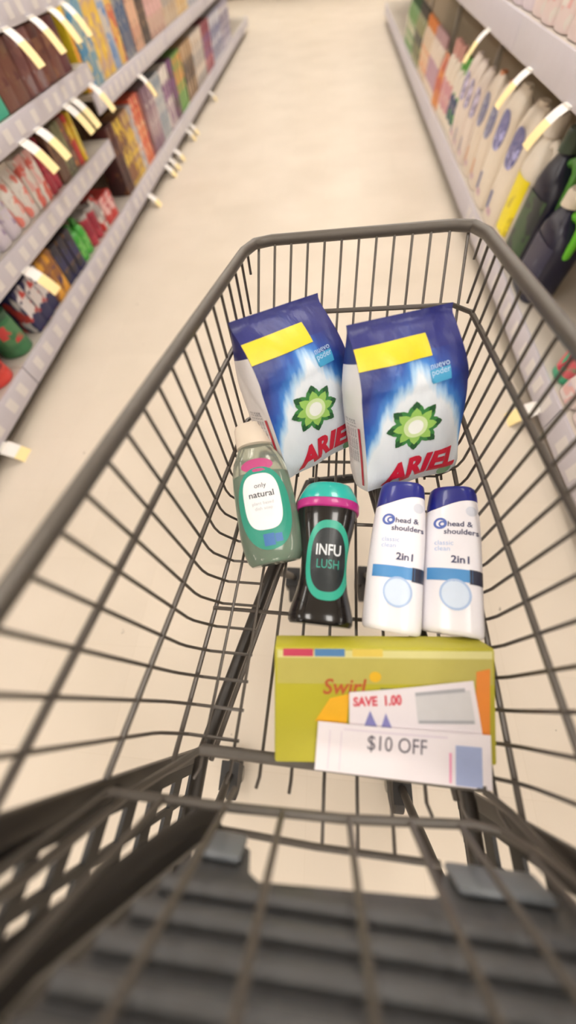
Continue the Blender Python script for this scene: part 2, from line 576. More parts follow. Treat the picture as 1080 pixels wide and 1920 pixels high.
def can(name, w, h, d, body, cap, lab, seed, lab2=None):
    root = empty(name, IDENT, 'x', 'can')
    r = w / 2
    MB().loft([sup(r * k, r * k, h * z, 2.0, 28) for z, k in ((0, .94), (.015, 1), (.2, 1), (.23, .975), (.26, 1), (.84, 1), (.86, .97), (.88, .97))]).build('body', pl(body, .3), root)
    MB().loft([sup(r * k, r * k, h * z, 2.0, 28) for z, k in ((.87, 1.01), (.98, 1.01), (1.0, .97), (1.0, .85), (.985, .83))]).build('lid', pl(cap, .4), root)
    mb = MB()
    lm = art_material('%s_%dc' % (str(lab), seed), lab, lab2 or body, body, 12.0, seed)
    mb.grid(lambda u, v: Vector((math.sin((u - .5) * 2.0) * r * 1.01, -math.cos((u - .5) * 2.0) * r * 1.01, h * (.32 + .46 * v))), 12, 1)
    mb.build('label', lm, root)
    return root

def jug(name, w, h, d, body, cap, lab, seed, lab2=None, handle=None):
    root = empty(name, IDENT, 'x', 'jug')
    rx, ry = w / 2, d / 2
    prof = [(0.0, .9, 0), (.03, 1, 0), (.5, 1.0, 0), (.66, .93, .05), (.76, .72, .15), (.84, .36, .35), (.88, .30, .38)]
    MB().loft([sup(rx * k, ry * k, h * z, 3.4, 24, cx=-rx * sh) for z, k, sh in prof]).build('body', pl(body, .3), root)
    MB().loft([sup(rx * k, rx * k, h * z, 2.0, 20, cx=-rx * .38) for z, k in ((.86, .42), (.975, .40), (1.0, .34))]).build('cap', pl(cap, .35), root)
    hx = rx * .62
    MB().tube([(hx - rx * .55, 0, h * .80), (hx - rx * .15, 0, h * .845), (hx + rx * .2, 0, h * .80), (hx + rx * .30, 0, h * .68), (hx + rx * .28, 0, h * .55), (hx + rx * .12, 0, h * .48)], w * .075, 10).build('handle', pl(handle or body, .3), root)
    lm = art_material('%s_%dj' % (str(lab), seed), lab, lab2 or cap, lab, 13.0, seed * 1.9)
    def fn(u, v):
        x = (u - .5) * 2 * rx * .86
        y = -ry * (max(0.0, 1 - abs(x / rx) ** 3.4)) ** (1 / 3.4) * 1.015
        return Vector((x, y, h * (.12 + .48 * v)))
    mb = MB(); mb.grid(fn, 12, 1); mb.build('label', lm, root)
    return root

def pouch(name, w, h, d, body, cap, lab, seed, lab2=None):
    root = empty(name, IDENT, 'x', 'pouch')
    rx, ry = w / 2, d / 2
    prof = [(0, .96, .9), (.05, 1, 1), (.4, 1, 1.0), (.7, .98, .72), (.88, .97, .25), (.92, .97, .05), (1.0, .97, .05)]
    m = art_material('%s_%dq' % (str(body), seed), body, lab2 or lab, cap, 8.0, seed)
    MB().loft([sup(rx * k, ry * q, h * z, 3.2, 24) for z, k, q in prof]).build('body', m, root)
    lm = art_material('%s_%dr' % (str(lab), seed), lab, cap, body, 14.0, seed)
    def fn(u, v):
        x = (u - .5) * 2 * rx * .62
        return Vector((x, -ry * (1 - abs(x / rx) ** 3.2) ** (1 / 3.2) * 1.02, h * (.22 + .34 * v)))
    mb = MB(); mb.grid(fn, 10, 1); mb.build('label', lm, root)
    return root

def pack(name, w, h, d, body, cap, lab, seed, lab2=None):
    """tall soft pack: pale body, round emblem high on the front, small coloured mark near the foot"""
    root = empty(name, IDENT, 'x', 'pack')
    rx, ry = w / 2, d / 2
    prof = [(0, .94, .94), (.03, 1, 1), (.5, 1, 1.0), (.8, .97, .84), (.92, .84, .55), (.97, .66, .30), (1.0, .62, .16)]
    MB().loft([sup(rx * k, ry * q, h * z, 3.6, 28) for z, k, q in prof]).build('body', pl(body, .4), root)
    def sf(x, z):
        v = z / h
        q = 1.0 if v < .5 else 1 - .16 * (v - .5) / .3
        xx = max(-.97, min(.97, x / rx))
        return Vector((x, -ry * q * (1 - abs(xx) ** 3.6) ** (1 / 3.6), z)), Vector((0, -1, 0))
    decal('emblem', [xf(ellipse_shape(w * .33, h * .16, 5, 26, 0, 2.6), w * .03, h * .68)], sf, art_material('emb%s%d' % (str(lab), seed), lab, tuple(min(255, c + 70) for c in lab), (84, 92, 160), 26, seed), root, .002)
    decal('foot_mark', [xf(rect_shape(w * .16, h * .16, 4, 4), -w * .2, h * .2, R(10))], sf, pl(lab2 or cap), root, .002)
    decal('pink_mark', [xf(rect_shape(w * .3, h * .06, 6, 2), w * .02, h * .12)], sf, pl((206, 172, 186)), root, .002)
    MB().loft([sup(rx * .30, ry * .30, z, 2.4, 18) for z in (h * .985, h * 1.02)]).build('cap', pl(cap, .4), root)
    return root

SEED = [1]

def run_of(side, xf_, z, y, builder, cname, w, h, d, cols, count, label, group, cat, gap=0.004, depth_rows=1, extra=None):
    """count look-alike items side by side from y on; returns the next free y"""
    SEED[0] += 1
    kw = dict(extra or {})
    proto = builder(cname, w, h, d, cols[0], cols[1], cols[2], SEED[0], **kw)
    first = True
    for k in range(count):
        for r_ in range(depth_rows):
            o = proto if first else copy_tree(proto)
            first = False
            yy = y + (k + .5) * (w + gap)
            xx = xf_ + side * (0.014 + d / 2 + r_ * (d + .005) + 0.01 * rnd.random())
            o.matrix_world = Matrix.Translation((xx, yy, z)) @ Matrix.Rotation(R(-90) * side + R(rnd.uniform(-2.5, 2.5)), 4, 'Z')
            tag(o, label, cat, group if count * depth_rows > 1 else None)
    return y + count * (w + gap)

def tier(side, xf_, z, y, place, runs):
    """place: words naming the shelf; runs: (builder, object name, category, colour words, w, h, d, cols, count[, options])"""
    seen = {}
    for r_ in runs:
        if r_[0] == 'gap':
            y += r_[1]; continue
        b, nm, cat, words, w, h, d = r_[:7]
        cols, n = r_[7:10], r_[10]
        opt = r_[11] if len(r_) > 11 else {}
        lab = '%s %s' % (words, place)
        assert lab not in seen, lab
        seen[lab] = 1
        assert 4 <= len(lab.split()) <= 16, lab
        y = run_of(side, xf_, z, y, b, nm, w, h, d, cols, n, lab, lab, cat, **opt)
    return y

# colours read off the photograph
MAR = (112, 62, 60); BRN = (120, 86, 62); DRK = (58, 44, 42); TEAL = (64, 178, 150); YEL = (232, 200, 62)
BLU = (70, 132, 176); NAV = (38, 40, 86); CRI = (176, 54, 72); RED = (200, 60, 58); GRN = (56, 112, 72)
WHT = (228, 222, 216); CRM = (224, 204, 172); ORA = (224, 138, 70); PUR = (120, 66, 124); PNK = (226, 180, 178)
GRY = (164, 158, 156); TAN = (190, 158, 122); LGR = (96, 160, 70); LAV = (206, 198, 212); SKY = (140, 176, 208)
ORY = (222, 160, 52); KHA = (132, 130, 92)

LB = 'on the floor-level shelf at left'
tier(-1, -1.475, 0.163, 0.56, LB, [
    (can, 'can', 'can', 'dark crimson can nearest the cart handle', .15, .16, .15, (156, 34, 56), (120, 28, 48), (176, 60, 70), 3),
    ('gap', .02),
    (can, 'can', 'can', 'red can with darker red label and bright rim', .17, .19, .17, (212, 66, 58), (222, 90, 80), (140, 22, 36), 1),
    ('gap', .06),
    (can, 'can', 'can', 'green can with a small red mark', .16, .18, .16, (58, 116, 76), (40, 84, 58), (74, 128, 84), 1, {'extra': {'lab2': (196, 60, 60)}}),
    ('gap', .05),
    (carton, 'carton', 'carton', 'navy carton with white and red panel', .085, .19, .16, NAV, (220, 214, 216), (190, 70, 66), 3),
    (carton, 'carton', 'carton', 'amber and brown carton past the navy ones', .08, .19, .16, ORY, (150, 96, 44), (60, 44, 90), 2),
    (carton, 'carton', 'carton', 'black and navy carton', .08, .18, .15, (44, 40, 54), NAV, (120, 90, 60), 3),
    (bottle, 'bottle', 'bottle', 'bright green bottle', .09, .17, .08, (70, 168, 62), (60, 140, 56), (110, 190, 90), 2),
    (can, 'can', 'can', 'crimson can with pale lid', .10, .15, .10, CRI, GRY, (150, 36, 60), 2),
    (pouch, 'pouch', 'pouch', 'grey and red pouch', .09, .16, .07, GRY, RED, WHT, 1),
    (carton, 'carton', 'carton', 'red low carton', .09, .13, .15, RED, PNK, CRI, 2),
])
L2 = 'on the second shelf up at left'
tier(-1, -1.45, 0.467, 1.30, L2, [
    (pouch, 'pouch', 'pouch', 'white pouch with teal patch', .10, .17, .08, (214, 208, 206), TEAL, (100, 190, 170), 2),
    (pouch, 'pouch', 'pouch', 'pale grey pouch with purple marks', .10, .17, .08, (206, 200, 200), (150, 130, 170), LAV, 3),
    (pouch, 'pouch', 'pouch', 'white pouch with salmon top', .10, .18, .08, (216, 206, 202), (226, 130, 120), WHT, 2),
    (carton, 'carton', 'carton', 'white carton with pink panel', .08, .18, .14, WHT, PNK, (220, 110, 100), 2),
    (bottle, 'bottle', 'bottle', 'crimson slim bottle', .07, .185, .06, (164, 44, 66), (140, 34, 54), (184, 60, 80), 2),
    (carton, 'carton', 'carton', 'dark brown slim carton', .05, .185, .14, (104, 76, 62), BRN, DRK, 2),
    (carton, 'carton', 'carton', 'olive grey slim carton', .05, .185, .14, (124, 126, 96), KHA, (90, 84, 70), 2),
    (carton, 'carton', 'carton', 'rosy brown slim carton', .05, .185, .14, (150, 104, 90), (110, 70, 62), ORA, 1),
    (carton, 'carton', 'carton', 'red and yellow slim carton', .05, .185, .14, RED, YEL, CRI, 1),
    (carton, 'carton', 'carton', 'yellow slim carton at the shelf end', .045, .185, .14, (226, 196, 44), (232, 210, 90), ORA, 1),
])
L3 = 'on the third shelf up at left'
tier(-1, -1.40, 0.757, 1.75, L3, [
    (carton, 'carton', 'carton', 'pale green carton', .08, .16, .14, (150, 196, 170), TEAL, WHT, 2),
    (carton, 'carton', 'carton', 'teal carton', .10, .16, .14, TEAL, (90, 196, 160), (50, 150, 130), 2),
    (carton, 'carton', 'carton', 'dark maroon carton', .105, .168, .14, (98, 50, 50), (116, 72, 60), (124, 88, 66), 2),
    (carton, 'carton', 'carton', 'plum brown carton', .105, .168, .14, (112, 64, 66), (126, 80, 76), (140, 116, 120), 2),
    (carton, 'carton', 'carton', 'chestnut carton with tan panel', .105, .168, .14, (118, 68, 58), (140, 94, 70), (96, 50, 50), 2),
    (carton, 'carton', 'carton', 'wine red carton', .10, .168, .14, (104, 50, 58), (120, 70, 72), (90, 44, 50), 1),
])
L4 = 'on the top visible shelf at left'
tier(-1, -1.40, 1.002, 2.2, L4, [
    (carton, 'carton', 'carton', 'black and cream carton', .09, .17, .14, (62, 52, 46), CRM, WHT, 3),
    (carton, 'carton', 'carton', 'white and tan carton', .09, .17, .14, WHT, TAN, CRM, 5),
])
FU = 'on the upper shelf past the maroon cartons'
tier(-1, -1.45, 0.642, 3.09, FU, [
    (carton, 'carton', 'carton', 'bright yellow tall carton', .05, .29, .15, (240, 214, 50), (230, 160, 60), YEL, 1),
    (carton, 'carton', 'carton', 'blue tall carton with yellow edge', .13, .29, .15, (62, 134, 178), (150, 170, 170), (230, 200, 90), 1),
    (carton, 'carton', 'carton', 'sky blue and cream tall carton', .10, .29, .15, (120, 160, 178), (206, 196, 170), (70, 130, 176), 1),
    (carton, 'carton', 'carton', 'yellow tall carton with brown panel', .12, .29, .15, (226, 186, 80), (198, 164, 140), (240, 206, 80), 2),
    (carton, 'carton', 'carton', 'pale blue tall carton with red spot', .13, .29, .15, (140, 164, 200), (206, 198, 190), (86, 130, 190), 1),
    (carton, 'carton', 'carton', 'golden tall carton with red panel', .13, .29, .15, (230, 186, 92), (208, 110, 84), (236, 208, 130), 1),
    (carton, 'carton', 'carton', 'slate and navy tall carton', .12, .28, .15, (96, 104, 128), (44, 82, 128), (160, 160, 160), 2),
    (carton, 'carton', 'carton', 'salmon tall carton', .10, .27, .15, (206, 156, 132), (224, 180, 150), (120, 80, 70), 2),
    (carton, 'carton', 'carton', 'brown and black tall carton', .10, .28, .15, (96, 76, 66), DRK, TAN, 2),
    (carton, 'carton', 'carton', 'rosy beige tall carton', .12, .27, .15, (204, 172, 156), PNK, (170, 120, 104), 4),
    (carton, 'carton', 'carton', 'beige tall carton with grey panel', .12, .26, .15, (206, 186, 160), GRY, TAN, 4),
    (carton, 'carton', 'carton', 'golden beige tall carton', .12, .26, .15, (218, 184, 120), (206, 160, 110), CRM, 4),
    (carton, 'carton', 'carton', 'grey blue tall carton', .12, .26, .15, (150, 156, 176), (96, 110, 150), WHT, 4),
    (carton, 'carton', 'carton', 'crimson and white tall carton', .12, .26, .15, (160, 60, 76), WHT, (60, 60, 110), 4),
    (carton, 'carton', 'carton', 'white tall carton with blue panel', .12, .26, .15, WHT, (90, 100, 160), GRY, 6),
    (carton, 'carton', 'carton', 'green and white tall carton', .12, .26, .15, (110, 150, 100), WHT, GRN, 5),
    (carton, 'carton', 'carton', 'lilac tall carton', .12, .26, .15, (180, 160, 190), PUR, WHT, 6),
])
FB = 'on the lower shelf past the red cartons'
tier(-1, -1.475, 0.163, 3.13, FB, [
    (carton, 'carton', 'carton', 'near black tall carton', .07, .33, .14, (66, 36, 36), (84, 40, 42), (110, 70, 44), 2),
    (carton, 'carton', 'carton', 'brown and gold tall carton', .08, .32, .14, (140, 92, 58), (220, 186, 70), (100, 60, 48), 2),
    (carton, 'carton', 'carton', 'tan tall carton with gold top', .08, .32, .14, (176, 138, 104), (226, 190, 70), (150, 110, 90), 2),
    (carton, 'carton', 'carton', 'white and grey tall carton', .09, .32, .14, (214, 206, 204), (176, 170, 176), ORA, 1),
    (carton, 'carton', 'carton', 'red orange tall carton', .10, .34, .14, (212, 88, 66), (228, 130, 84), (236, 190, 150), 2),
    (carton, 'carton', 'carton', 'maroon tall carton', .09, .33, .14, (110, 52, 62), (140, 80, 88), DRK, 1),
    (carton, 'carton', 'carton', 'smoky mauve tall carton', .09, .33, .14, (168, 142, 150), (140, 110, 130), (206, 190, 190), 3),
    (carton, 'carton', 'carton', 'grey blue slim carton', .09, .33, .14, (156, 166, 176), (196, 196, 196), (110, 130, 160), 3),
    (carton, 'carton', 'carton', 'white tall carton with purple foot', .09, .33, .14, (232, 224, 216), PUR, (200, 180, 190), 3),
    (carton, 'carton', 'carton', 'dark purple tall carton', .09, .33, .14, (104, 70, 90), PUR, DRK, 2),
    (carton, 'carton', 'carton', 'green and orange tall carton', .12, .33, .14, (112, 160, 80), (222, 150, 72), LGR, 3),
    (carton, 'carton', 'carton', 'tan and black tall carton', .12, .33, .14, TAN, DRK, BRN, 4),
    (carton, 'carton', 'carton', 'cream tall carton', .12, .33, .14, (224, 210, 196), GRY, TAN, 5),
    (carton, 'carton', 'carton', 'burgundy tall carton', .12, .33, .14, (140, 56, 78), PUR, (190, 120, 130), 4),
    (carton, 'carton', 'carton', 'white and navy tall carton', .12, .33, .14, (206, 206, 216), (100, 104, 150), WHT, 6),
    (carton, 'carton', 'carton', 'lavender grey tall carton', .12, .33, .14, (190, 186, 204), (110, 100, 140), WHT, 6),
])
RB = 'on the floor-level shelf at right'
tier(1, 0.94, 0.168, 0.25, RB, [
    (pouch, 'pouch', 'pouch', 'pale pink pouch beside the cart', .13, .10, .12, (232, 212, 208), PNK, WHT, 3),
    (pouch, 'pouch', 'pouch', 'blush white pouch with lilac patch', .13, .11, .12, (228, 214, 212), LAV, PNK, 3),
    (bottle, 'bottle', 'bottle', 'green bottle with red cap', .11, .20, .09, (70, 170, 130), (196, 44, 70), (214, 100, 110), 1),
    ('gap', .42),
    (jug, 'jug', 'jug', 'navy jug with lime green handle and cream cap', .24, .35, .15, (31, 31, 54), (226, 214, 196), (44, 44, 72), 1, {'extra': {'handle': (104, 196, 40), 'lab2': (60, 66, 90)}, 'gap': .02}),
    (jug, 'jug', 'jug', 'navy jug with dark green label and grey green cap', .22, .45, .15, (30, 31, 50), (70, 84, 70), (58, 84, 56), 1, {'extra': {'handle': (86, 150, 60), 'lab2': (44, 50, 52)}, 'gap': .02}),
    (jug, 'jug', 'jug', 'cream jug with yellow label', .20, .44, .15, (234, 224, 210), (228, 218, 206), (244, 226, 24), 1, {'extra': {'lab2': (210, 190, 40)}}),
    (pack, 'pack', 'pack', 'large cream pack with indigo emblem', .25, .43, .13, (232, 220, 204), (226, 214, 198), (112, 112, 164), 2, {'extra': {'lab2': (70, 90, 160)}, 'gap': .015}),
    (pack, 'pack', 'pack', 'ivory pack with slate emblem', .20, .40, .12, (230, 216, 200), (222, 150, 110), (128, 130, 160), 2, {'extra': {'lab2': (220, 150, 96)}, 'gap': .012}),
    (pack, 'pack', 'pack', 'milky pack with lilac emblem', .18, .38, .12, (228, 214, 204), (220, 206, 200), (160, 150, 176), 3, {'extra': {'lab2': (60, 70, 130)}, 'gap': .012}),
    (bottle, 'bottle', 'bottle', 'white bottle with navy label and green cap', .12, .34, .10, (230, 220, 206), (100, 170, 80), (44, 60, 110), 2, {'extra': {'lab2': (220, 210, 206)}}),
    (bottle, 'bottle', 'bottle', 'ivory bottle with pink label', .12, .36, .10, (230, 218, 202), (214, 160, 150), (206, 150, 160), 3, {'extra': {'lab2': (230, 214, 206)}}),
    (pouch, 'pouch', 'pouch', 'orange pouch', .13, .26, .09, (226, 150, 84), (230, 190, 130), (200, 110, 90), 2),
    (bottle, 'bottle', 'bottle', 'beige bottle with plum label', .11, .32, .09, (226, 210, 194), (196, 160, 164), (186, 150, 168), 5, {'extra': {'lab2': (224, 206, 190)}}),
    (bottle, 'bottle', 'bottle', 'tan bottle with orange cap', .11, .32, .09, (214, 192, 166), (224, 140, 80), (226, 200, 170), 5),
    (bottle, 'bottle', 'bottle', 'olive bottle with dark label', .12, .33, .09, (140, 140, 100), (80, 76, 70), (84, 84, 74), 5),
    (bottle, 'bottle', 'bottle', 'leaf green bottle', .12, .33, .09, (110, 150, 90), (60, 90, 60), (196, 196, 170), 6),
])
RU = 'on the second shelf up at right'
tier(1, 0.90, 0.792, 1.3, RU, [
    (pouch, 'pouch', 'pouch', 'mauve pouch with plum panel', .16, .24, .10, (196, 160, 180), (130, 80, 120), PNK, 4),
    (pouch, 'pouch', 'pouch', 'blush pouch with white panel', .16, .24, .10, (230, 212, 210), WHT, PNK, 5),
    (pouch, 'pouch', 'pouch', 'lilac white pouch', .16, .24, .10, (226, 214, 224), LAV, (150, 140, 190), 5),
    (bottle, 'bottle', 'bottle', 'white bottle with violet cap', .10, .26, .09, (232, 226, 222), (120, 96, 170), (206, 196, 216), 6),
])
# goods on the far wall past the end of the aisle
end = empty('display_table', Matrix.Translation((-0.15, 13.7, 0)), 'low pale display table beyond the end of the aisle', 'table')
MB().box((0, 0, 0.50), (2.2, 0.7, 0.04), bevel=0.006).build('table_top', M_SHELF, end)
for sx in (-1, 1):
    for sy in (-1, 1):
        MB().box((sx * 1.02, sy * .29, 0.24), (0.05, 0.05, 0.48), bevel=0.004).build('leg', M_SHELF, end)
for i, (nm, cols, n, words) in enumerate((('carton', (CRM, (240, 214, 130), WHT), 3, 'cream carton on the display table beyond the aisle'),
                                          ('carton', ((240, 206, 110), CRM, ORA), 3, 'yellow carton on the display table beyond the aisle'),
                                          ('carton', ((232, 180, 164), PNK, CRM), 3, 'pink carton on the display table beyond the aisle'))):
    SEED[0] += 1
    p = carton('carton', .18, .34, .22, *cols, SEED[0])
    for k in range(n):
        o = p if k == 0 else copy_tree(p)
        o.matrix_world = Matrix.Translation((-1.0 + i * .62 + k * .195, 13.62, 0.521))
        tag(o, words, 'carton', words)

# shelf talkers: little paper flags, white above and yellow below, curling out from the price rails
def talker(x, y, z, side, label, group, size=1.0, ysize=1.0):
    global TALK
    if TALK is None:
        t = empty('shelf_tag', IDENT, 'x', 'shelf tag')
        def fn(u, v, a=0.0, b=1.0):
            s_ = a + (b - a) * v
            return Vector((0.012 + 0.075 * s_, (u - .5) * .064, -0.010 - 0.035 * s_ - 0.05 * s_ * s_))
        th = Vector((0.0006, 0, 0.0008))
        for nm, m, a, b in (('upper_half', M_TAGW, 0.0, .48), ('lower_half', M_TAGY, .48, 1.0)):
            mb = MB()
            mb.grid(lambda u, v: fn(u, v, a, b), 2, 5, uv=False)
            mb.grid(lambda u, v: fn(u, v, a, b) + th, 2, 5, uv=False)
            mb.build(nm, m, t)
        MB().box((0.008, 0, -0.008), (0.0125, .050, .006)).build('clip', M_LFRAME, t, smooth=False)
        TALK = t; o = t
    else:
        o = copy_tree(TALK)
    o.matrix_world = Matrix.Translation((x + (.0045 if side > 0 else -.0018), y, z)) @ Matrix.Rotation(0 if side < 0 else PI, 4, 'Z') @ Matrix.Scale(size, 4)
    tag(o, label, 'shelf tag', group)

TALK = None
for ys, x, z, side, words in (
    ((0.80,), -1.475, 0.075, -1, 'large yellow and white shelf tag low at left, beside the cart handle end'),
    ((3.42,), -1.475, 0.08, -1, 'white and yellow shelf tag on the floor-level rail past the red cartons'),
    ((4.02, 4.18, 4.4), -1.475, 0.08, -1, 'white and yellow shelf tag in the close set of three on the left floor-level rail'),
    ((4.95, 5.12), -1.475, 0.08, -1, 'white and yellow shelf tag in the pair on the left floor-level rail'),
    ((6.3,), -1.475, 0.08, -1, 'white and yellow shelf tag farthest along the left floor-level rail'),
    ((2.06, 2.22), -1.40, 0.70, -1, 'white and yellow shelf tag below the teal cartons'),
    ((2.58, 2.68, 2.96), -1.40, 0.70, -1, 'white and yellow shelf tag below the brown cartons'),
    ((2.36, 2.62, 2.84, 3.0), -1.40, 0.945, -1, 'white and yellow shelf tag hanging above the maroon cartons'),
    ((3.95,), -1.45, 0.575, -1, 'white and yellow shelf tag on the rail under the tall golden cartons'),
    ((1.62,), -1.45, 0.40, -1, 'white and yellow shelf tag on the second rail up at left'),
    ((1.92,), 0.90, 0.705, 1, 'white and yellow shelf tag above the navy jugs at right'),
    ((2.42,), 0.90, 0.705, 1, 'white and yellow shelf tag above the first cream bottles at right'),
    ((3.25,), 0.90, 0.705, 1, 'white and yellow shelf tag farthest along the right upper rail'),
    ((1.03,), 0.94, 0.09, 1, 'yellow and white shelf tag on the right floor-level rail seen through the cart wires'),
):
    for y in ys:
        talker(x, y, z, side, words, words if len(ys) > 1 else None, 1.15)

# ------------------------------------------------------------------ the shopping cart
CW = (AISLE @ CARTF.transposed()).to_4x4()         # cart axes in the room
MC = Matrix.Translation((0, 0, CAM_H)) @ CW         # cart frame (origin level with the phone) -> room
MCI = MC.inverted()

def w2c(p): return MCI @ Vector(p)

def lx(y): return -(0.227 - 0.095 * y)
def rx_(y): return 0.253 - 0.031 * y
def fz(y): return -0.558 + 0.14 * (y + 0.08)
YR = -0.092                     # rear of the basket
def yf(z): return 0.505 + (z + 0.46) * 0.75   # sloping front of the basket

O = Vector((0.01, 0.2, 0))
O.z = (MCI @ Vector((0, 0, 0))).z
O = Vector((0.01, 0.2, -1.1))
cart = empty('shopping_cart', MC @ Matrix.Translation(O), 'dark grey wire shopping cart seen from its handle end, carrying laundry bags and bottles', 'shopping cart')
def cmb(): return MB(O)
ZR, Z2, Z3L, Z3R = -0.192, -0.284, -0.428, -0.404

# rim: one oval tube running down both sides and across the front
yF = yf(ZR)
rim = [(lx(-.30), -.30, ZR), (lx(yF - .05), yF - .05, ZR), (lx(yF - .03) + .012, yF - .012, ZR), (lx(yF) + .04, yF, ZR),
       (rx_(yF) - .04, yF, ZR), (rx_(yF - .03) - .012, yF - .012, ZR), (rx_(yF - .05), yF - .05, ZR), (rx_(-.30), -.30, ZR)]
cmb().tube(rim, 0.0085, 12, ry=0.0075).build('rim', M_RIM, cart)
def rail(z0, z1, r, xin=0.0):
    """horizontal wire round three sides at height z0 left, z1 right"""
    a, b = yf(z0), yf(z1)
    pts = [(lx(YR), YR, z0), (lx(a - .03), a - .03, z0), (lx(a) + .025, a, z0), (rx_(b) - .025, b, z1), (rx_(b - .03), b - .03, z1), (rx_(YR), YR, z1)]
    cmb().tube(pts, r, 8).build('side_rail', M_WIRE, cart)
rail(Z2, Z2, .0042)
rail(Z3L, Z3R, .0042)
# bottom rail follows the sloping floor
def lowx(y, s): return (lx(y) + .018) if s < 0 else (rx_(y) - .004)
pts = [(lowx(YR, -1), YR, fz(YR) - .01), (lowx(.44, -1), .44, fz(.44) - .02), (lowx(.5, -1) + .03, .49, fz(.49) - .015), (lowx(.5, 1) - .03, .49, fz(.49) + .01), (lowx(.44, 1), .44, fz(.44) + .015), (lowx(YR, 1), YR, fz(YR) + .015)]
cmb().tube(pts, .0042, 8).build('side_rail', M_WIRE, cart)

def side_panel(s):
    mb = cmb()
    y = -0.055
    while y < 0.69:
        x = lx(y) if s < 0 else rx_(y)
        f = fz(y)
        top = ZR
        bot = f + .02
        yy = y
        if y > yf(bot):      # ends on the sloping front
            pts = [(x, y, top), (x, y, -0.46 + (y - .505) / .75)]
        else:
            g = -s
            pts = [(x, y, top), (x, y, bot + .03), (x + g * .004, y, bot + .012), (x + g * .014, y, bot), (x + g * .034, y, f), ((-.126 if s < 0 else .188) * (.86 + .14 * (.49 - y) / .58) + (.006 if s < 0 else .004), y, f)]
        mb.tube(pts, .0024, 7)
        y += 0.0385
    return mb.build('basket_side', M_WIRE, cart)
side_panel(-1); side_panel(1)
# front panel
mb = cmb()
n = 13
for i in range(n):
    u = (i + .5) / n
    pts = []
    for z in (ZR, -.46):
        y = yf(z)
        pts.append((lx(y) + (rx_(y) - lx(y)) * u, y, z))
    pts.append((pts[-1][0], .485, fz(.485)))
    pts.append((pts[-1][0] * .98, .40, fz(.40)))
    mb.tube(pts, .0024, 7)
mb.build('basket_front', M_WIRE, cart)
# floor wires and cross wires
mb = cmb()
for i, x in enumerate((-.172, -.126, -.083, -.038, .008, .053, .098, .143, .188, .232)):
    ye = -.155 if i in (4, 5, 6) else -.105
    k = 1 - .0
    mb.tube([(x * 1.04, ye, fz(ye) - (.012 if ye < -.12 else 0)), (x, YR, fz(YR)), (x * .86 + .006, .49, fz(.49))], .0026, 7)
for y in (.13, .30, .44):
    mb.tube([(lowx(y, -1), y, fz(y) - .004), (lowx(y, 1), y, fz(y) - .004)], .0034, 7)
mb.build('basket_floor', M_WIRE, cart)
# rear lower bar of the basket and rear posts
cmb().tube([(-.172, -.07, fz(-.07) + .008), (.214, -.064, fz(-.064) + .010)], .0075, 10).build('rear_bar', M_RIM, cart)
for s in (-1, 1):
    def px(y): return lx(y) if s < 0 else rx_(y)
    pm = cmb()
    pm.box(((px(-.10)), -.103, -.47), (.010, .022, .60), bevel=.003)
    pm.build('rear_post', M_POST, cart)
    # curved wire from the rear bar up the post
    e = (-.172 if s < 0 else .214)
    cmb().tube([(e, -.070, fz(-.07) + .008), (e + s * .02, -.085, -.53), (px(-.1) - s * .012, -.112, -.46), (px(-.1) - s * .012, -.135, -.34), (px(-.1) - s * .012, -.15, ZR)], .0048, 8).build('corner_wire', M_RIM, cart)
    # perforated side plate behind the post
    pp = cmb()
    T = .006
    ys = [-.112, -.130, -.164, -.172, -.203, -.300]
    x0 = px(-.16)
    zs = [-.78, -.735, -.685, -.655, -.605, -.575, -.53, -.505, -.465, -.443, -.41, -.392, -.362, -.345, -.315, -.20]
    for j in range(len(zs) - 1):
        solid_row = (j % 2 == 0)
        for i in range(len(ys) - 1):
            hole = (not solid_row) and i in (1, 3)
            if hole: continue
            yc = (ys[i] + ys[i + 1]) / 2
            pp.box((px(yc), yc, (zs[j] + zs[j + 1]) / 2), (T, ys[i] - ys[i + 1] + .0002, zs[j + 1] - zs[j] + .0002))
    pp.build('side_plate', M_BLACK, cart, smooth=False)

# folded child seat: wire back in front, grey moulded flap behind
GM = -0.2067
def gy(z, y0=-.10, z0=-.44): return y0 + (z - z0) * GM
seat = bpy.data.objects.new('child_seat', None); COL.objects.link(seat); seat.parent = cart
zt = -.195
gate = cmb()
gate.tube([(-.232, gy(zt), zt), (-.232, gy(-.42), -.42), (-.226, gy(-.428), -.428), (-.10, gy(-.437), -.437), (.03, gy(-.452), -.452), (.17, gy(-.482), -.482), (.196, gy(-.475), -.475), (.212, gy(-.45), -.45), (.236, gy(-.38), -.38), (.244, gy(zt), zt)], .0046, 8)
gate.tube([(-.232, gy(zt), zt), (.244, gy(zt), zt)], .0046, 8)
gate.build('back_frame', M_RIM, seat)
gw = cmb()
for x, zb in ((-.166, -.432), (-.098, -.475), (-.037, -.442), (.034, -.452), (.100, -.462), (.154, -.470), (.205, -.44)):
    gw.tube([(x, gy(zb), zb), (x * .995, gy(-.28), -.28), (x * .995, gy(zt), zt)], .0033, 8)
gw.build('back_wire', M_RIM, seat)
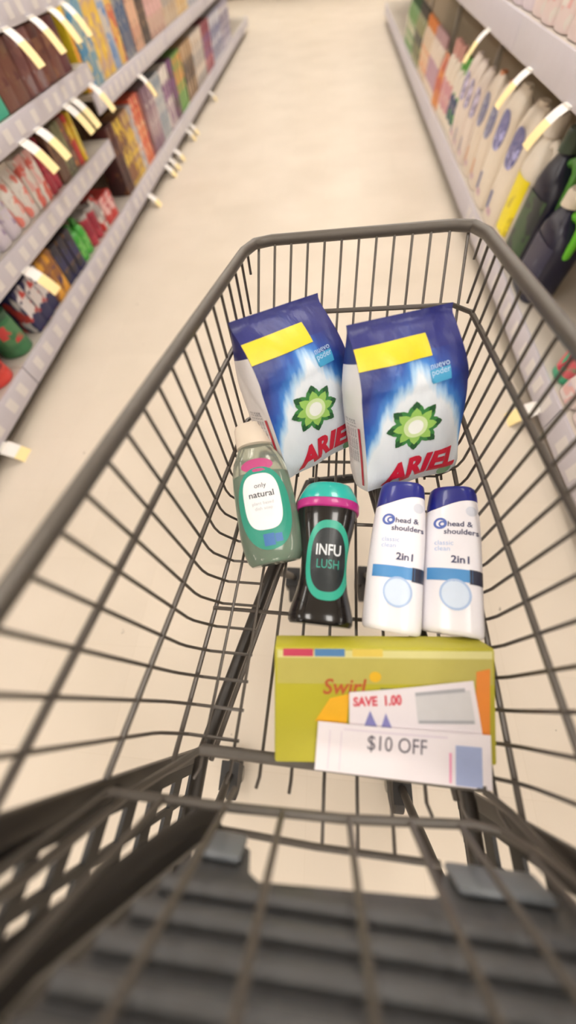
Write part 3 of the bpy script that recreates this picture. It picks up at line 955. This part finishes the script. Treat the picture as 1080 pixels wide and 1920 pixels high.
# flap: outline with two raised corner tabs and rounded leg openings, swept in depth; ridges across
FB_OFF = -.030
def fp(x, z, d=0.0):
    return Vector((x, gy(z) + FB_OFF + d, z))
outline = [(-.168, zt), (-.165, -.26), (-.125, -.40), (-.113, -.447), (-.080, -.450), (-.066, -.440), (-.060, -.412), (-.050, -.404), (.105, -.425), (.116, -.430),
           (.124, -.455), (.136, -.464), (.214, -.470), (.232, -.455), (.238, -.30), (.238, zt)]
fl = cmb()
fl.prism([fp(x, z) for x, z in outline], (0, -.012, -.0025))
fl.build('seat_flap', M_SEAT, seat, smooth=False)
rg = cmb()
z = -.385
while z < zt - .005:
    xl = -.155 if z > -.30 else -.155 + (-.30 - z) * .32
    pts = [fp(xl + (0.232 - xl) * i / 8, z - .022 * i / 8 * 1.0 + .010, .004) for i in range(9)]
    rg.tube(pts, .0065, 8)
    z += .027
rg.build('flap_ridges', M_SEAT, seat)
for x0, x1 in ((-.110, -.070), (.128, .214)):
    t = cmb()
    t.box(fp((x0 + x1) / 2, -.428 if x0 < 0 else -.446, .006), (x1 - x0, .008, .034), rot=Matrix.Rotation(math.atan(-GM), 3, 'X') @ Matrix.Rotation(R(4 if x0 > 0 else 0), 3, 'Y'), bevel=.004)
    t.build('flap_tab', mat('seat_tab_plastic', (122, 126, 131), .35), seat)
hb = cmb()
hb.tube([fp(-.19, zt, .005), fp(-.186, -.30, .002), fp(-.14, -.44, .0), fp(-.122, -.475, 0)], .020, 8, ry=.012)
hb.build('hinge_arm', M_BLACK, seat)
cmb().tube([(-.12, -.135, -.50), (.0, -.137, -.507), (.14, -.135, -.515)], .0035, 8).build('lower_cross_wire', M_WIRE, seat)

# chassis: two tubes converging to the nose, casters
zc = -.62
for s, pts in ((-1, [(-.20, -.30, -.66), (-.195, -.09, -.635), (-.118, .215, -.60), (-.05, .47, -.60)]), (1, [(.225, -.30, -.64), (.215, -.09, -.615), (.15, .215, -.575), (.10, .47, -.57)])):
    cmb().tube(pts, .0115, 10).build('chassis_tube', M_POST, cart)
    q = [(p[0] + .022, p[1], p[2] + .02) for p in pts[1:]] if s < 0 else [(p[0] - .022, p[1], p[2] + .02) for p in pts[1:]]
    cmb().tube(q, .0045, 8).build('chassis_wire', M_WIRE, cart)
cmb().tube([(-.05, .47, -.60), (.10, .47, -.57)], .0115, 10).build('chassis_tube', M_POST, cart)
def caster(wx, wy, topc):
    c = bpy.data.objects.new('caster', None); COL.objects.link(c); c.parent = cart
    r = .055
    hub = Vector((wx, wy, r))
    def tc(p): return w2c(p)
    ring = []
    seg = 24
    mb = cmb()
    rings = []
    for dx, k in ((-.013, .90), (-.011, 1.0), (.011, 1.0), (.013, .90)):
        rings.append([tc(hub + Vector((dx, math.cos(2 * PI * i / seg) * r * k, math.sin(2 * PI * i / seg) * r * k))) for i in range(seg)])
    mb.loft(rings); mb.build('wheel', M_RUBBER, c)
    mb = cmb()
    rings = [[tc(hub + Vector((dx, math.cos(2 * PI * i / 14) * .016, math.sin(2 * PI * i / 14) * .016))) for i in range(14)] for dx in (-.024, .024)]
    mb.loft(rings); mb.build('axle', M_STEEL, c)
    mb = cmb()
    for dx in (-.019, .019):
        a = [hub + Vector((dx, -.014, -.012)), hub + Vector((dx, .014, -.012)), hub + Vector((dx, .045, .075)), hub + Vector((dx, -.015, .075))]
        e = Vector((.004 if dx > 0 else -.004, 0, 0))
        mb.prism([tc(p) for p in a], CW.to_3x3().transposed() @ e)
    mb.prism([tc(hub + Vector(p)) for p in ((-.023, -.015, .073), (.023, -.015, .073), (.023, .045, .073), (-.023, .045, .073))], CW.to_3x3().transposed() @ Vector((0, 0, .006)))
    mb.build('fork', M_BLACK, c)
    cmb().tube([tc(hub + Vector((0, .015, .078))), Vector(topc)], .010, 10).build('stem', M_POST, c)
for (x, y), tz in (((-.065, .225), (-.113, .235, -.60)), ((.17, .24), (.145, .235, -.575)), ((-.20, -.30), (-.20, -.295, -.66)), ((.235, -.29), (.225, -.295, -.64))):
    caster(x, y, tz)
# handle and its arms behind the basket
for s in (-1, 1):
    def px(y): return lx(y) if s < 0 else rx_(y)
    cmb().tube([(px(-.28), -.28, -.65), (px(-.29), -.29, ZR - .02), (px(-.3), -.32, -.12), (px(-.3), -.37, -.09)], .011, 10).build('handle_arm', M_POST, cart)
cmb().tube([(lx(-.3) - .005, -.37, -.09), (rx_(-.3) + .005, -.37, -.09)], .014, 14).build('handle', M_BLACK, cart)

# ------------------------------------------------------------------ goods in the cart
def placed(base, top, face=(0, 0, 0), spin=0.0):
    """matrix in the room: origin at base, local z towards top, local -y facing the point face (cart frame)"""
    b, t = Vector(base), Vector(top)
    z = (t - b).normalized()
    v = (Vector(face) - (b + t) / 2)
    yv = -(v - z * v.dot(z)).normalized()
    if spin: yv = Matrix.Rotation(spin, 3, z) @ yv
    x = yv.cross(z)
    m = Matrix((x, yv, z)).transposed().to_4x4()
    m.translation = b
    return MC @ m

# --- laundry bags
def laundry_bag(base, top, spin, label, W=.180, D=.086, lean=0.0):
    H = (Vector(top) - Vector(base)).length
    root = empty('detergent_bag', placed(base, top, spin=spin), label, 'detergent bag', 'laundry detergent bags in the cart')
    def thick(v):
        if v < .08: return D * (.80 + .20 * v / .08)
        if v < .62: return D
        if v < .96: return D * (1 - ((v - .62) / .34) ** 1.8) + .004
        return .004
    def width(v): return W * (1.0 - .02 * math.sin(v * 9) - .03 * max(0, .1 - v) * 10)
    def front(s_, v):
        w = width(v) / 2
        y = -thick(v) / 2 - .016 * (1 - abs(s_) ** 2.4) * math.sin(PI * min(1, v * 1.05)) ** .7 + .003 * math.sin(s_ * 6 + v * 9)
        return Vector((s_ * w, y, v * H))
    mb = MB()
    mb.grid(lambda u, v: front(u * 2 - 1, v), 24, 40)
    mb.build('front_panel', M_BAG, root)
    mb = MB()
    mb.grid(lambda u, v: Vector((-(u * 2 - 1) * width(v) / 2, thick(v) / 2 + .012 * (1 - abs(u * 2 - 1) ** 2.4) * math.sin(PI * v), v * H)), 16, 30)
    mb.build('back_panel', M_BAG, root)
    for sgn in (-1, 1):
        mb = MB()
        def gus(u, v):
            a = front(sgn, v); t = thick(v) / 2
            y = a.y + (t - a.y) * u
            return Vector((a.x + sgn * (.006 * math.sin(PI * u) * min(1, (1 - v) * 3)), y, v * H))
        mb.grid(lambda u, v: gus(u, v * .80), 8, 30)
        g = mb.build('side_gusset', mat('gusset_film', (226, 222, 224), .4, noise=.05, nscale=30, bump=.3), root)
        mb = MB(); mb.grid(lambda u, v: gus(u, .80 + v * .2), 8, 10)
        mb.build('gusset_top', mat('gusset_navy', (36, 40, 110), .4), root)
        # small print down the gusset
        def gs(a, b):
            u = .5 + a / (thick(.35)); v = .35 + b / H
            p = gus(min(1, max(0, u)), v)
            return p, Vector((sgn, 0, 0))
        lines = []
        for k, xx in enumerate((-.020, -.012, -.004, .006, .014)):
            t = text_shape('lavado poder ariel 2 kg', .0085)
            lines.append(xf(t, xx, 0, R(90)))
        decal('small_print', lines, gs, mat('print_grey', (120, 116, 126), .5), g, .0012)
        decal('red_stripe', [xf(rect_shape(.006, .11, 1, 12), -.030, -.03)], gs, pl((182, 40, 60)), g, .0012)
    mb = MB(); mb.grid(lambda u, v: Vector(((u * 2 - 1) * width(0) / 2, front(u * 2 - 1, 0).y * (1 - v) + (thick(0) / 2) * v, 0)), 10, 4)
    mb.build('bottom_panel', M_BAG, root)
    def sf(a, b):
        s_ = max(-1, min(1, a / (width(.3) / 2))); v = max(0, min(1, b / H))
        return front(s_, v), Vector((0, -1, 0))
    cx, cz = -.008, H * .40
    # green leaf star with pale heart
    def petals(n, r0, r1, wid, ph):
        out = []
        for k in range(n):
            a = ph + 2 * PI * k / n
            pts = []
            for t, wd in ((r0, .55), (r0 + (r1 - r0) * .35, 1.0), (r0 + (r1 - r0) * .7, .72), (r1, 0.02)):
                pts.append((t, wd * wid))
            out.append([(cx + t * math.cos(a) - q * math.sin(a), cz + t * math.sin(a) + q * math.cos(a)) for t, q in pts] +
                       [(cx + t * math.cos(a) + q * math.sin(a), cz + t * math.sin(a) - q * math.cos(a)) for t, q in reversed(pts)])
        return out
    decal('emblem_outer', [xf(poly_shape([(a - cx, b - cz) for a, b in p]), cx, cz, 0, 1.18, 1.0) for p in petals(8, .012, .040, .012, R(90))], sf, pl((58, 128, 66)), root, .0010, .009)
    decal('emblem_tips', [xf(poly_shape([(a - cx, b - cz) for a, b in p]), cx, cz, 0, 1.18, 1.0) for p in petals(8, .028, .041, .006, R(90))], sf, pl((30, 84, 46)), root, .0014, .009)
    decal('emblem_inner', [xf(poly_shape([(a - cx, b - cz) for a, b in p]), cx, cz, 0, 1.18, 1.0) for p in petals(8, .008, .031, .008, R(90))], sf, pl((150, 196, 96)), root, .0018, .009)
    decal('emblem_core', [xf(ellipse_shape(.019, .018), cx, cz)], sf, pl((206, 226, 170)), root, .0022, .009)
    decal('emblem_heart', [xf(ellipse_shape(.012, .012), cx, cz)], sf, pl((238, 242, 238)), root, .0026, .009)
    # brand word, slanted and rising
    t1 = xf(text_shape('ARIEL', .047, shear=.28, bold=.0024), .006, H * .125, R(4), 1.14, 1.08, arc=-.9)
    decal('brand_word', [t1], sf, pl((196, 28, 56)), root, .0014, .009)
    # yellow banner
    decal('banner', [xf(rect_shape(.122, .032, 14, 4), -.034, H * .82, R(1))], sf, pl((222, 200, 36)), root, .0012, .009)
    decal('cyan_note', [xf(rect_shape(.034, .020, 4, 3), 0.036, H * .66, R(4))], sf, pl((70, 160, 206)), root, .0012, .009)
    decal('note_text', [xf(text_shape('nuevo', .013), 0.036, H * .715, R(4)), xf(text_shape('poder', .013), 0.036, H * .68, R(4))], sf, pl((190, 214, 240)), root, .0016, .009)
    decal('leaf_corner', [xf(ellipse_shape(.014, .012), .060, H * .045)], sf, pl((110, 160, 120)), root, .0010, .009)
    return root

laundry_bag((.142, .408, fz(.408) + .003), (.100, .53, -.245), R(29), 'blue and white laundry bag on the right, lettering fully shown, behind the two shampoo bottles')
laundry_bag((-.034, .448, fz(.448) + .003), (-.100, .55, -.235), R(30), 'blue and white laundry bag on the left, partly covered by the other laundry bag')

# --- shampoo bottles
def shampoo(base, top, label, spin=0.0):
    H = (Vector(top) - Vector(base)).length
    root = empty('shampoo_bottle', placed(base, top, spin=spin), label, 'shampoo bottle', 'white shampoo bottles in the cart')
    prof = [(0, .90), (.012, .97), (.04, 1.0), (.2, 1.0), (.4, 1.0), (.6, .99), (.75, .95), (.86, .89), (.95, .84), (.985, .80), (1.0, .72)]
    W, D = .0435, .028
    def kk(v):
        for (a, ka), (b, kb) in zip(prof, prof[1:]):
            if v <= b: return ka + (kb - ka) * (v - a) / (b - a)
        return prof[-1][1]
    def off(v): return .006 * max(0, (v - .3)) ** 1.5
    P = 2.5; N = 36
    def seam(x): return H * (.845 + .045 * math.tanh((x + .004) / .025))
    # body rises to the slanted seam, the cap continues the same outline
    vs = [0, .006, .012, .03, .06, .12, .2, .3, .4, .5, .6, .68, .75, .80]
    rings = [sup(W * kk(v), D * kk(v), v * H, P, N, cx=off(v)) for v in vs]
    for f in (.45, 1.0):
        ring = []
        for p in sup(W * kk(.86), D * kk(.86), 0, P, N, cx=off(.86)):
            zz = (.80 * H) * (1 - f) + seam(p.x) * f
            v = zz / H
            a = sup(W * kk(v), D * kk(v), zz, P, N, cx=off(v))
            ring.append(a[len(ring)])
        rings.append(ring)
    MB().loft(rings).build('body', mat('shampoo_white', (236, 233, 240), .28, coat=.3), root)
    top_rings = []
    last = rings[-1]
    top_rings.append([p + Vector((0, 0, .0006)) for p in last])
    for f in (.25, .5, .75, .92, 1.0):
        ring = []
        for i, p in enumerate(last):
            zz = p.z + (H * (1.0 if f == 1.0 else .985) - p.z) * (f if f == 1.0 else f / .92)
            v = min(1, zz / H)
            ring.append(sup(W * kk(v) * 1.012, D * kk(v) * 1.012, zz, P, N, cx=off(v))[i])
        top_rings.append(ring)
    MB().loft(top_rings).build('cap', mat('shampoo_cap_navy', (26, 34, 128), .3, coat=.3), root)
    def sf(x, z):
        v = max(0, min(1, z / H)); w = W * kk(v); d = D * kk(v)
        xx = max(-.985, min(.985, (x) / w))
        y = -d * (1 - abs(xx) ** P) ** (1 / P)
        n = Vector((xx * .6, -1, 0)).normalized()
        return Vector((xx * w + off(v), y, z)), n
    dk = pl((52, 54, 96)); lb = pl((128, 170, 222))
    decal('brand_text', [xf(text_shape('head &', .0125, bold=.0002), .012, H * .70), xf(text_shape('shoulders', .0125, bold=.0002), .014, H * .645)], sf, dk, root)
    decal('swirl', [xf(ellipse_shape(.010, .010, 2, 20, .62), -.016, H * .705), xf(ellipse_shape(.0055, .0055, 2, 16, .5), -.013, H * .70)], sf, pl((84, 104, 176)), root)
    decal('variety_text', [xf(text_shape('classic', .011), -.010, H * .565), xf(text_shape('clean', .011), -.012, H * .525)], sf, pl((168, 190, 226)), root)
    decal('two_in_one_text', [xf(text_shape('2in1', .016, bold=.0004), .014, H * .455)], sf, dk, root)
    decal('blue_band', [xf(rect_shape(.062, .019, 16, 2), -.002, H * .355)], sf, pl((72, 140, 200)), root)
    decal('band_end', [xf(rect_shape(.018, .022, 6, 2), .034, H * .352)], sf, pl((44, 46, 66)), root)
    decal('bubble', [xf(ellipse_shape(.020, .022, 3, 28), .006, H * .235)], sf, pl((206, 220, 240)), root)
    decal('bubble_ring', [xf(ellipse_shape(.021, .023, 2, 28, .86), .006, H * .235)], sf, pl((166, 190, 226)), root, .001)
    decal('seal', [xf(ellipse_shape(.008, .009, 2, 20), .028, H * .80)], sf, pl((206, 208, 220)), root)
    return root
shampoo((.1005, .108, fz(.10) + .031), (.126, .347, -.448), 'left of the two white shampoo bottles with navy caps, next to the black bottle')
shampoo((.1885, .111, fz(.10) + .031), (.212, .345, -.456), 'right of the two white shampoo bottles with navy caps, against the cart side')

# --- scent booster bottle (black, teal cap)
def booster(base, top):
    H = (Vector(top) - Vector(base)).length
    root = empty('scent_booster_bottle', placed(base, top), 'black waisted bottle with glossy teal cap and magenta collar', 'bottle')
    prof = [(0, .90), (.015, .96), (.05, .97), (.12, .90), (.22, .78), (.34, .715), (.46, .73), (.58, .82), (.68, .92), (.74, .97), (.785, .99)]
    W, D = .052, .038
    def kk(v):
        for (a, ka), (b, kb) in zip(prof, prof[1:]):
            if v <= b: return ka + (kb - ka) * (v - a) / (b - a)
        return prof[-1][1]
    vs = [i / 40 * .785 for i in range(41)]
    MB().loft([sup(W * kk(v), D * kk(v), v * H, 2.4, 36) for v in vs]).build('body', mat('bottle_black', (16, 14, 16), .18, coat=.4), root)
    MB().loft([sup(W * k, D * k, v * H, 2.4, 36) for v, k in ((.783, 1.02), (.79, 1.06), (.845, 1.06), (.852, 1.03))]).build('collar', mat('collar_magenta', (172, 34, 120), .3, coat=.3), root)
    MB().loft([sup(W * k, D * k, v * H, 2.4, 36) for v, k in ((.848, 1.0), (.855, 1.04), (.90, .99), (.96, .86), (.99, .78), (1.0, .70))]).build('cap', mat('cap_teal', (20, 170, 160), .22, coat=.6), root)
    def sf(x, z):
        v = max(0, min(.785, z / H)); w = W * kk(v); d = D * kk(v)
        xx = max(-.98, min(.98, x / w)); y = -d * (1 - abs(xx) ** 2.4) ** (1 / 2.4)
        return Vector((xx * w, y, z)), Vector((xx * .7, -1, 0)).normalized()
    cz = H * .415
    decal('label_ring', [xf(ellipse_shape(.034, .064, 3, 44, .80, 2.6), .006, cz)], sf, pl((38, 160, 136), .35), root, .0008)
    decal('label_field', [xf(ellipse_shape(.0272, .0512, 4, 44, 0, 2.6), .006, cz)], sf, pl((22, 30, 34), .35), root, .0006)
    decal('brand_text', [xf(text_shape('INFU', .020, bold=.0003), .006, H * .475, 0, .92, 1.25)], sf, pl((214, 218, 222)), root, .0012)
    decal('variety_text', [xf(text_shape('LUSH', .017), .006, H * .38, 0, .9, 1.2)], sf, pl((46, 150, 132)), root, .0012)
    return root
booster((-.007, .106, fz(.106) + .040), (-.001, .340, -.450))

# --- clear dish soap bottle
def dish_soap(base, top):
    H = (Vector(top) - Vector(base)).length
    root = empty('dish_soap_bottle', placed(base, top), 'clear green soap bottle with cream cap and white oval label', 'bottle')
    prof = [(0, .78), (.02, .86), (.08, .95), (.18, 1.0), (.34, 1.0), (.5, .985), (.62, .95), (.72, .84), (.80, .66), (.835, .56)]
    W, D = .054, .034
    def kk(v):
        for (a, ka), (b, kb) in zip(prof, prof[1:]):
            if v <= b: return ka + (kb - ka) * (v - a) / (b - a)
        return prof[-1][1]
    vs = [i / 36 * .835 for i in range(37)]
    MB().loft([sup(W * kk(v), D * kk(v), v * H, 2.4, 36) for v in vs]).build('body', mat('clear_plastic', (206, 214, 200), .12, trans=.80, spec=.4), root)
    MB().loft([sup(W * kk(v) * .90, D * kk(v) * .86, v * H + .003, 2.4, 28) for v in [i / 20 * .60 for i in range(21)]]).build('liquid', mat('green_soap', (120, 186, 158), .2, trans=.55), root)
    MB().loft([sup(W * k, W * k * .8, v * H, 2.2, 32) for v, k in ((.825, .60), (.83, .645), (.97, .64), (.99, .61), (1.0, .52))]).build('cap', mat('cap_cream', (226, 212, 194), .4), root)
    def sf(x, z):
        v = max(0, min(.835, z / H)); w = W * kk(v); d = D * kk(v)
        xx = max(-.98, min(.98, x / w)); y = -d * (1 - abs(xx) ** 2.4) ** (1 / 2.4)
        return Vector((xx * w, y, z)), Vector((xx * .7, -1, 0)).normalized()
    cz = H * .36
    decal('label_teal', [xf(ellipse_shape(.043, .073, 5, 44, 0, 2.3), -.002, cz)], sf, pl((34, 146, 124)), root, .0006)
    decal('label_magenta', [xf(ellipse_shape(.028, .013, 3, 28), -.003, H * .655)], sf, pl((186, 70, 126)), root, .0004)
    decal('label_white', [xf(ellipse_shape(.031, .050, 4, 44, 0, 3.0), -.004, H * .40)], sf, pl((232, 232, 234)), root, .0012)
    decal('brand_text', [xf(text_shape('only', .012), -.004, H * .505), xf(text_shape('natural', .0155, bold=.0002), -.004, H * .445)], sf, pl((66, 70, 78)), root, .0016)
    decal('small_print', [xf(text_shape('plant based', .008), -.004, H * .385), xf(text_shape('dish soap', .008), -.004, H * .35)], sf, pl((176, 180, 186)), root, .0016)
    decal('label_blue', [xf(rect_shape(.018, .020, 5, 3), -.004, H * .145), xf(rect_shape(.012, .014, 4, 3), .012, H * .15)], sf, pl((58, 112, 176)), root, .0012)
    return root
dish_soap((-.085, .200, fz(.20) + .037), (-.152, .437, -.392))

# --- yellow box with the coupons on it
Hb = .045
ax = Vector((.289, .027, -.021)).normalized()
az = ax.cross(Vector((-.010, .128, .078))).normalized()
ay = az.cross(ax)
mb_rot = Matrix((ax, ay, az)).transposed().to_4x4()
MBX = MC @ Matrix.Translation(Vector((.083, .010, -.485)) - az * Hb) @ mb_rot
yb = empty('yellow_box', MBX, 'yellow cardboard box lying tilted at the rear of the cart under the coupons', 'box')
BW, BD = .291, .151
MB().box((0, 0, Hb / 2), (BW, BD, Hb), bevel=.003).build('carton_body', mat('box_yellow', (186, 178, 50), .45, noise=.05, nscale=20), yb)
def top_plane(dz=0.0):
    return lambda x, y: (Vector((x, y, Hb + dz)), Vector((0, 0, 1)))
decal('edge_strip', [xf(rect_shape(BW - .008, .010), 0, BD / 2 - .008)], top_plane(), pl((222, 216, 150)), yb, .0006)
for nm, cx, c in (('red_tab', -.114, (204, 74, 100)), ('blue_tab', -.072, (90, 136, 184)), ('gold_tab', -.022, (228, 202, 96))):
    decal(nm, [xf(rect_shape(.040, .010), cx, BD / 2 - .006)], top_plane(), pl(c), yb, .0010)
decal('pale_panel', [xf(rect_shape(BW - .008, .034), 0, BD / 2 - .030)], top_plane(), pl((192, 182, 96)), yb, .0004)
decal('red_script', [xf(text_shape('Swirl', .028, shear=.2, bold=.0005), -.054, .024)], top_plane(), pl((190, 96, 56)), yb, .0008)
decal('gold_dot', [xf(ellipse_shape(.008, .007), -.012, .038)], top_plane(), pl((232, 184, 50)), yb, .0008)
decal('green_wedge', [xf(poly_shape([(-.012, .012), (.014, .010), (.002, -.014)]), .006, .012)], top_plane(), pl((132, 140, 84)), yb, .0007)
decal('amber_patch', [xf(poly_shape([(-.026, -.016), (.016, -.020), (.020, .020), (-.006, .014)]), -.066, -.004)], top_plane(), pl((240, 182, 48)), yb, .0009)
decal('orange_band', [xf(poly_shape([(-.010, -.070), (.010, -.066), (.012, .050), (-.006, .046)]), .126, .0)], top_plane(), pl((236, 142, 56)), yb, .0008)

def paper(name, outline, z0, label, bend=.004):
    """thin paper sheet lying on the box; outline: four corners TL TR BR BL in box-plan metres"""
    TL, TR, BR, BL = [Vector((*p, 0)) for p in outline]
    c = (TL + TR + BR + BL) / 4
    rt = empty(name, MBX @ Matrix.Translation((c.x, c.y, Hb + z0)), label, 'coupon')
    def fn(u, v):
        p = (BL * (1 - u) + BR * u) * (1 - v) + (TL * (1 - u) + TR * u) * v - c
        p.z = bend * (math.sin(PI * u * 1.3 + .3) * .5 + .5) * v
        return p
    mb = MB(); mb.grid(fn, 12, 6)
    mb.grid(lambda u, v: fn(u, v) + Vector((0, 0, -.0003)), 12, 6)
    mb.build('sheet', mat('coupon_paper', (240, 232, 236), .55), rt)
    return rt, (lambda x, y: (fn(x, y), Vector((0, 0, 1))))

c1, s1 = paper('coupon', [(-.047, .020), (.115, .035), (.129, -.053), (-.047, -.042)], .0022, 'upper white coupon with red lettering on the yellow box, half under the other coupon')
def uvshape(sh, u, v, w, h):
    """shape in its own centred units scaled to sheet fractions"""
    vs, fs = sh
    xs = [p[0] for p in vs]; ys = [p[1] for p in vs]
    W_ = max(xs) - min(xs); H_ = max(ys) - min(ys)
    mx, my = (max(xs) + min(xs)) / 2, (max(ys) + min(ys)) / 2
    return [(u + (x - mx) / W_ * w, v + (y - my) / H_ * h) for x, y in vs], fs
decal('red_text', [uvshape(text_shape('SAVE  1.00', .02, bold=.0008), .22, .80, .38, .20)], s1, pl((226, 92, 108)), c1, .0006)
decal('blue_icons', [uvshape(poly_shape([(-1, -1), (1, -1), (.3, .4), (0, 1), (-.3, .4)]), .16, .45, .10, .32), uvshape(poly_shape([(-1, -1), (1, -1), (.3, .4), (0, 1), (-.3, .4)]), .28, .42, .08, .28)], s1, pl((140, 138, 196)), c1, .0006)
decal('grey_panel', [uvshape(rect_shape(1, 1), .74, .62, .44, .50)], s1, pl((216, 214, 216)), c1, .0005)
decal('grey_lines', [uvshape(rect_shape(1, 1), .72, .88, .40, .06), uvshape(rect_shape(1, 1), .74, .40, .42, .05)], s1, pl((176, 176, 182)), c1, .0008)
c2, s2 = paper('coupon', [(-.088, -.0155), (.134, -.032), (.135, -.102), (-.093, -.079)], .0062, 'lower white coupon with faint OFF lettering and pale blue block, nearest the rear bar', .003)
decal('offer_text', [uvshape(text_shape('$10 OFF', .02), .46, .66, .34, .34)], s2, pl((104, 98, 112)), c2, .0006)
decal('blue_block', [uvshape(rect_shape(1, 1), .87, .40, .15, .74)], s2, pl((166, 178, 216)), c2, .0006)
decal('pink_bar', [uvshape(rect_shape(1, 1), .765, .34, .012, .56)], s2, pl((240, 150, 190)), c2, .0006)
decal('faint_lines', [uvshape(rect_shape(1, 1), .05 + .022 * k, .45, .006, .8) for k in (1, 4)] + [uvshape(rect_shape(1, 1), .45, .90, .6, .03)], s2, pl((226, 214, 226)), c2, .0006)
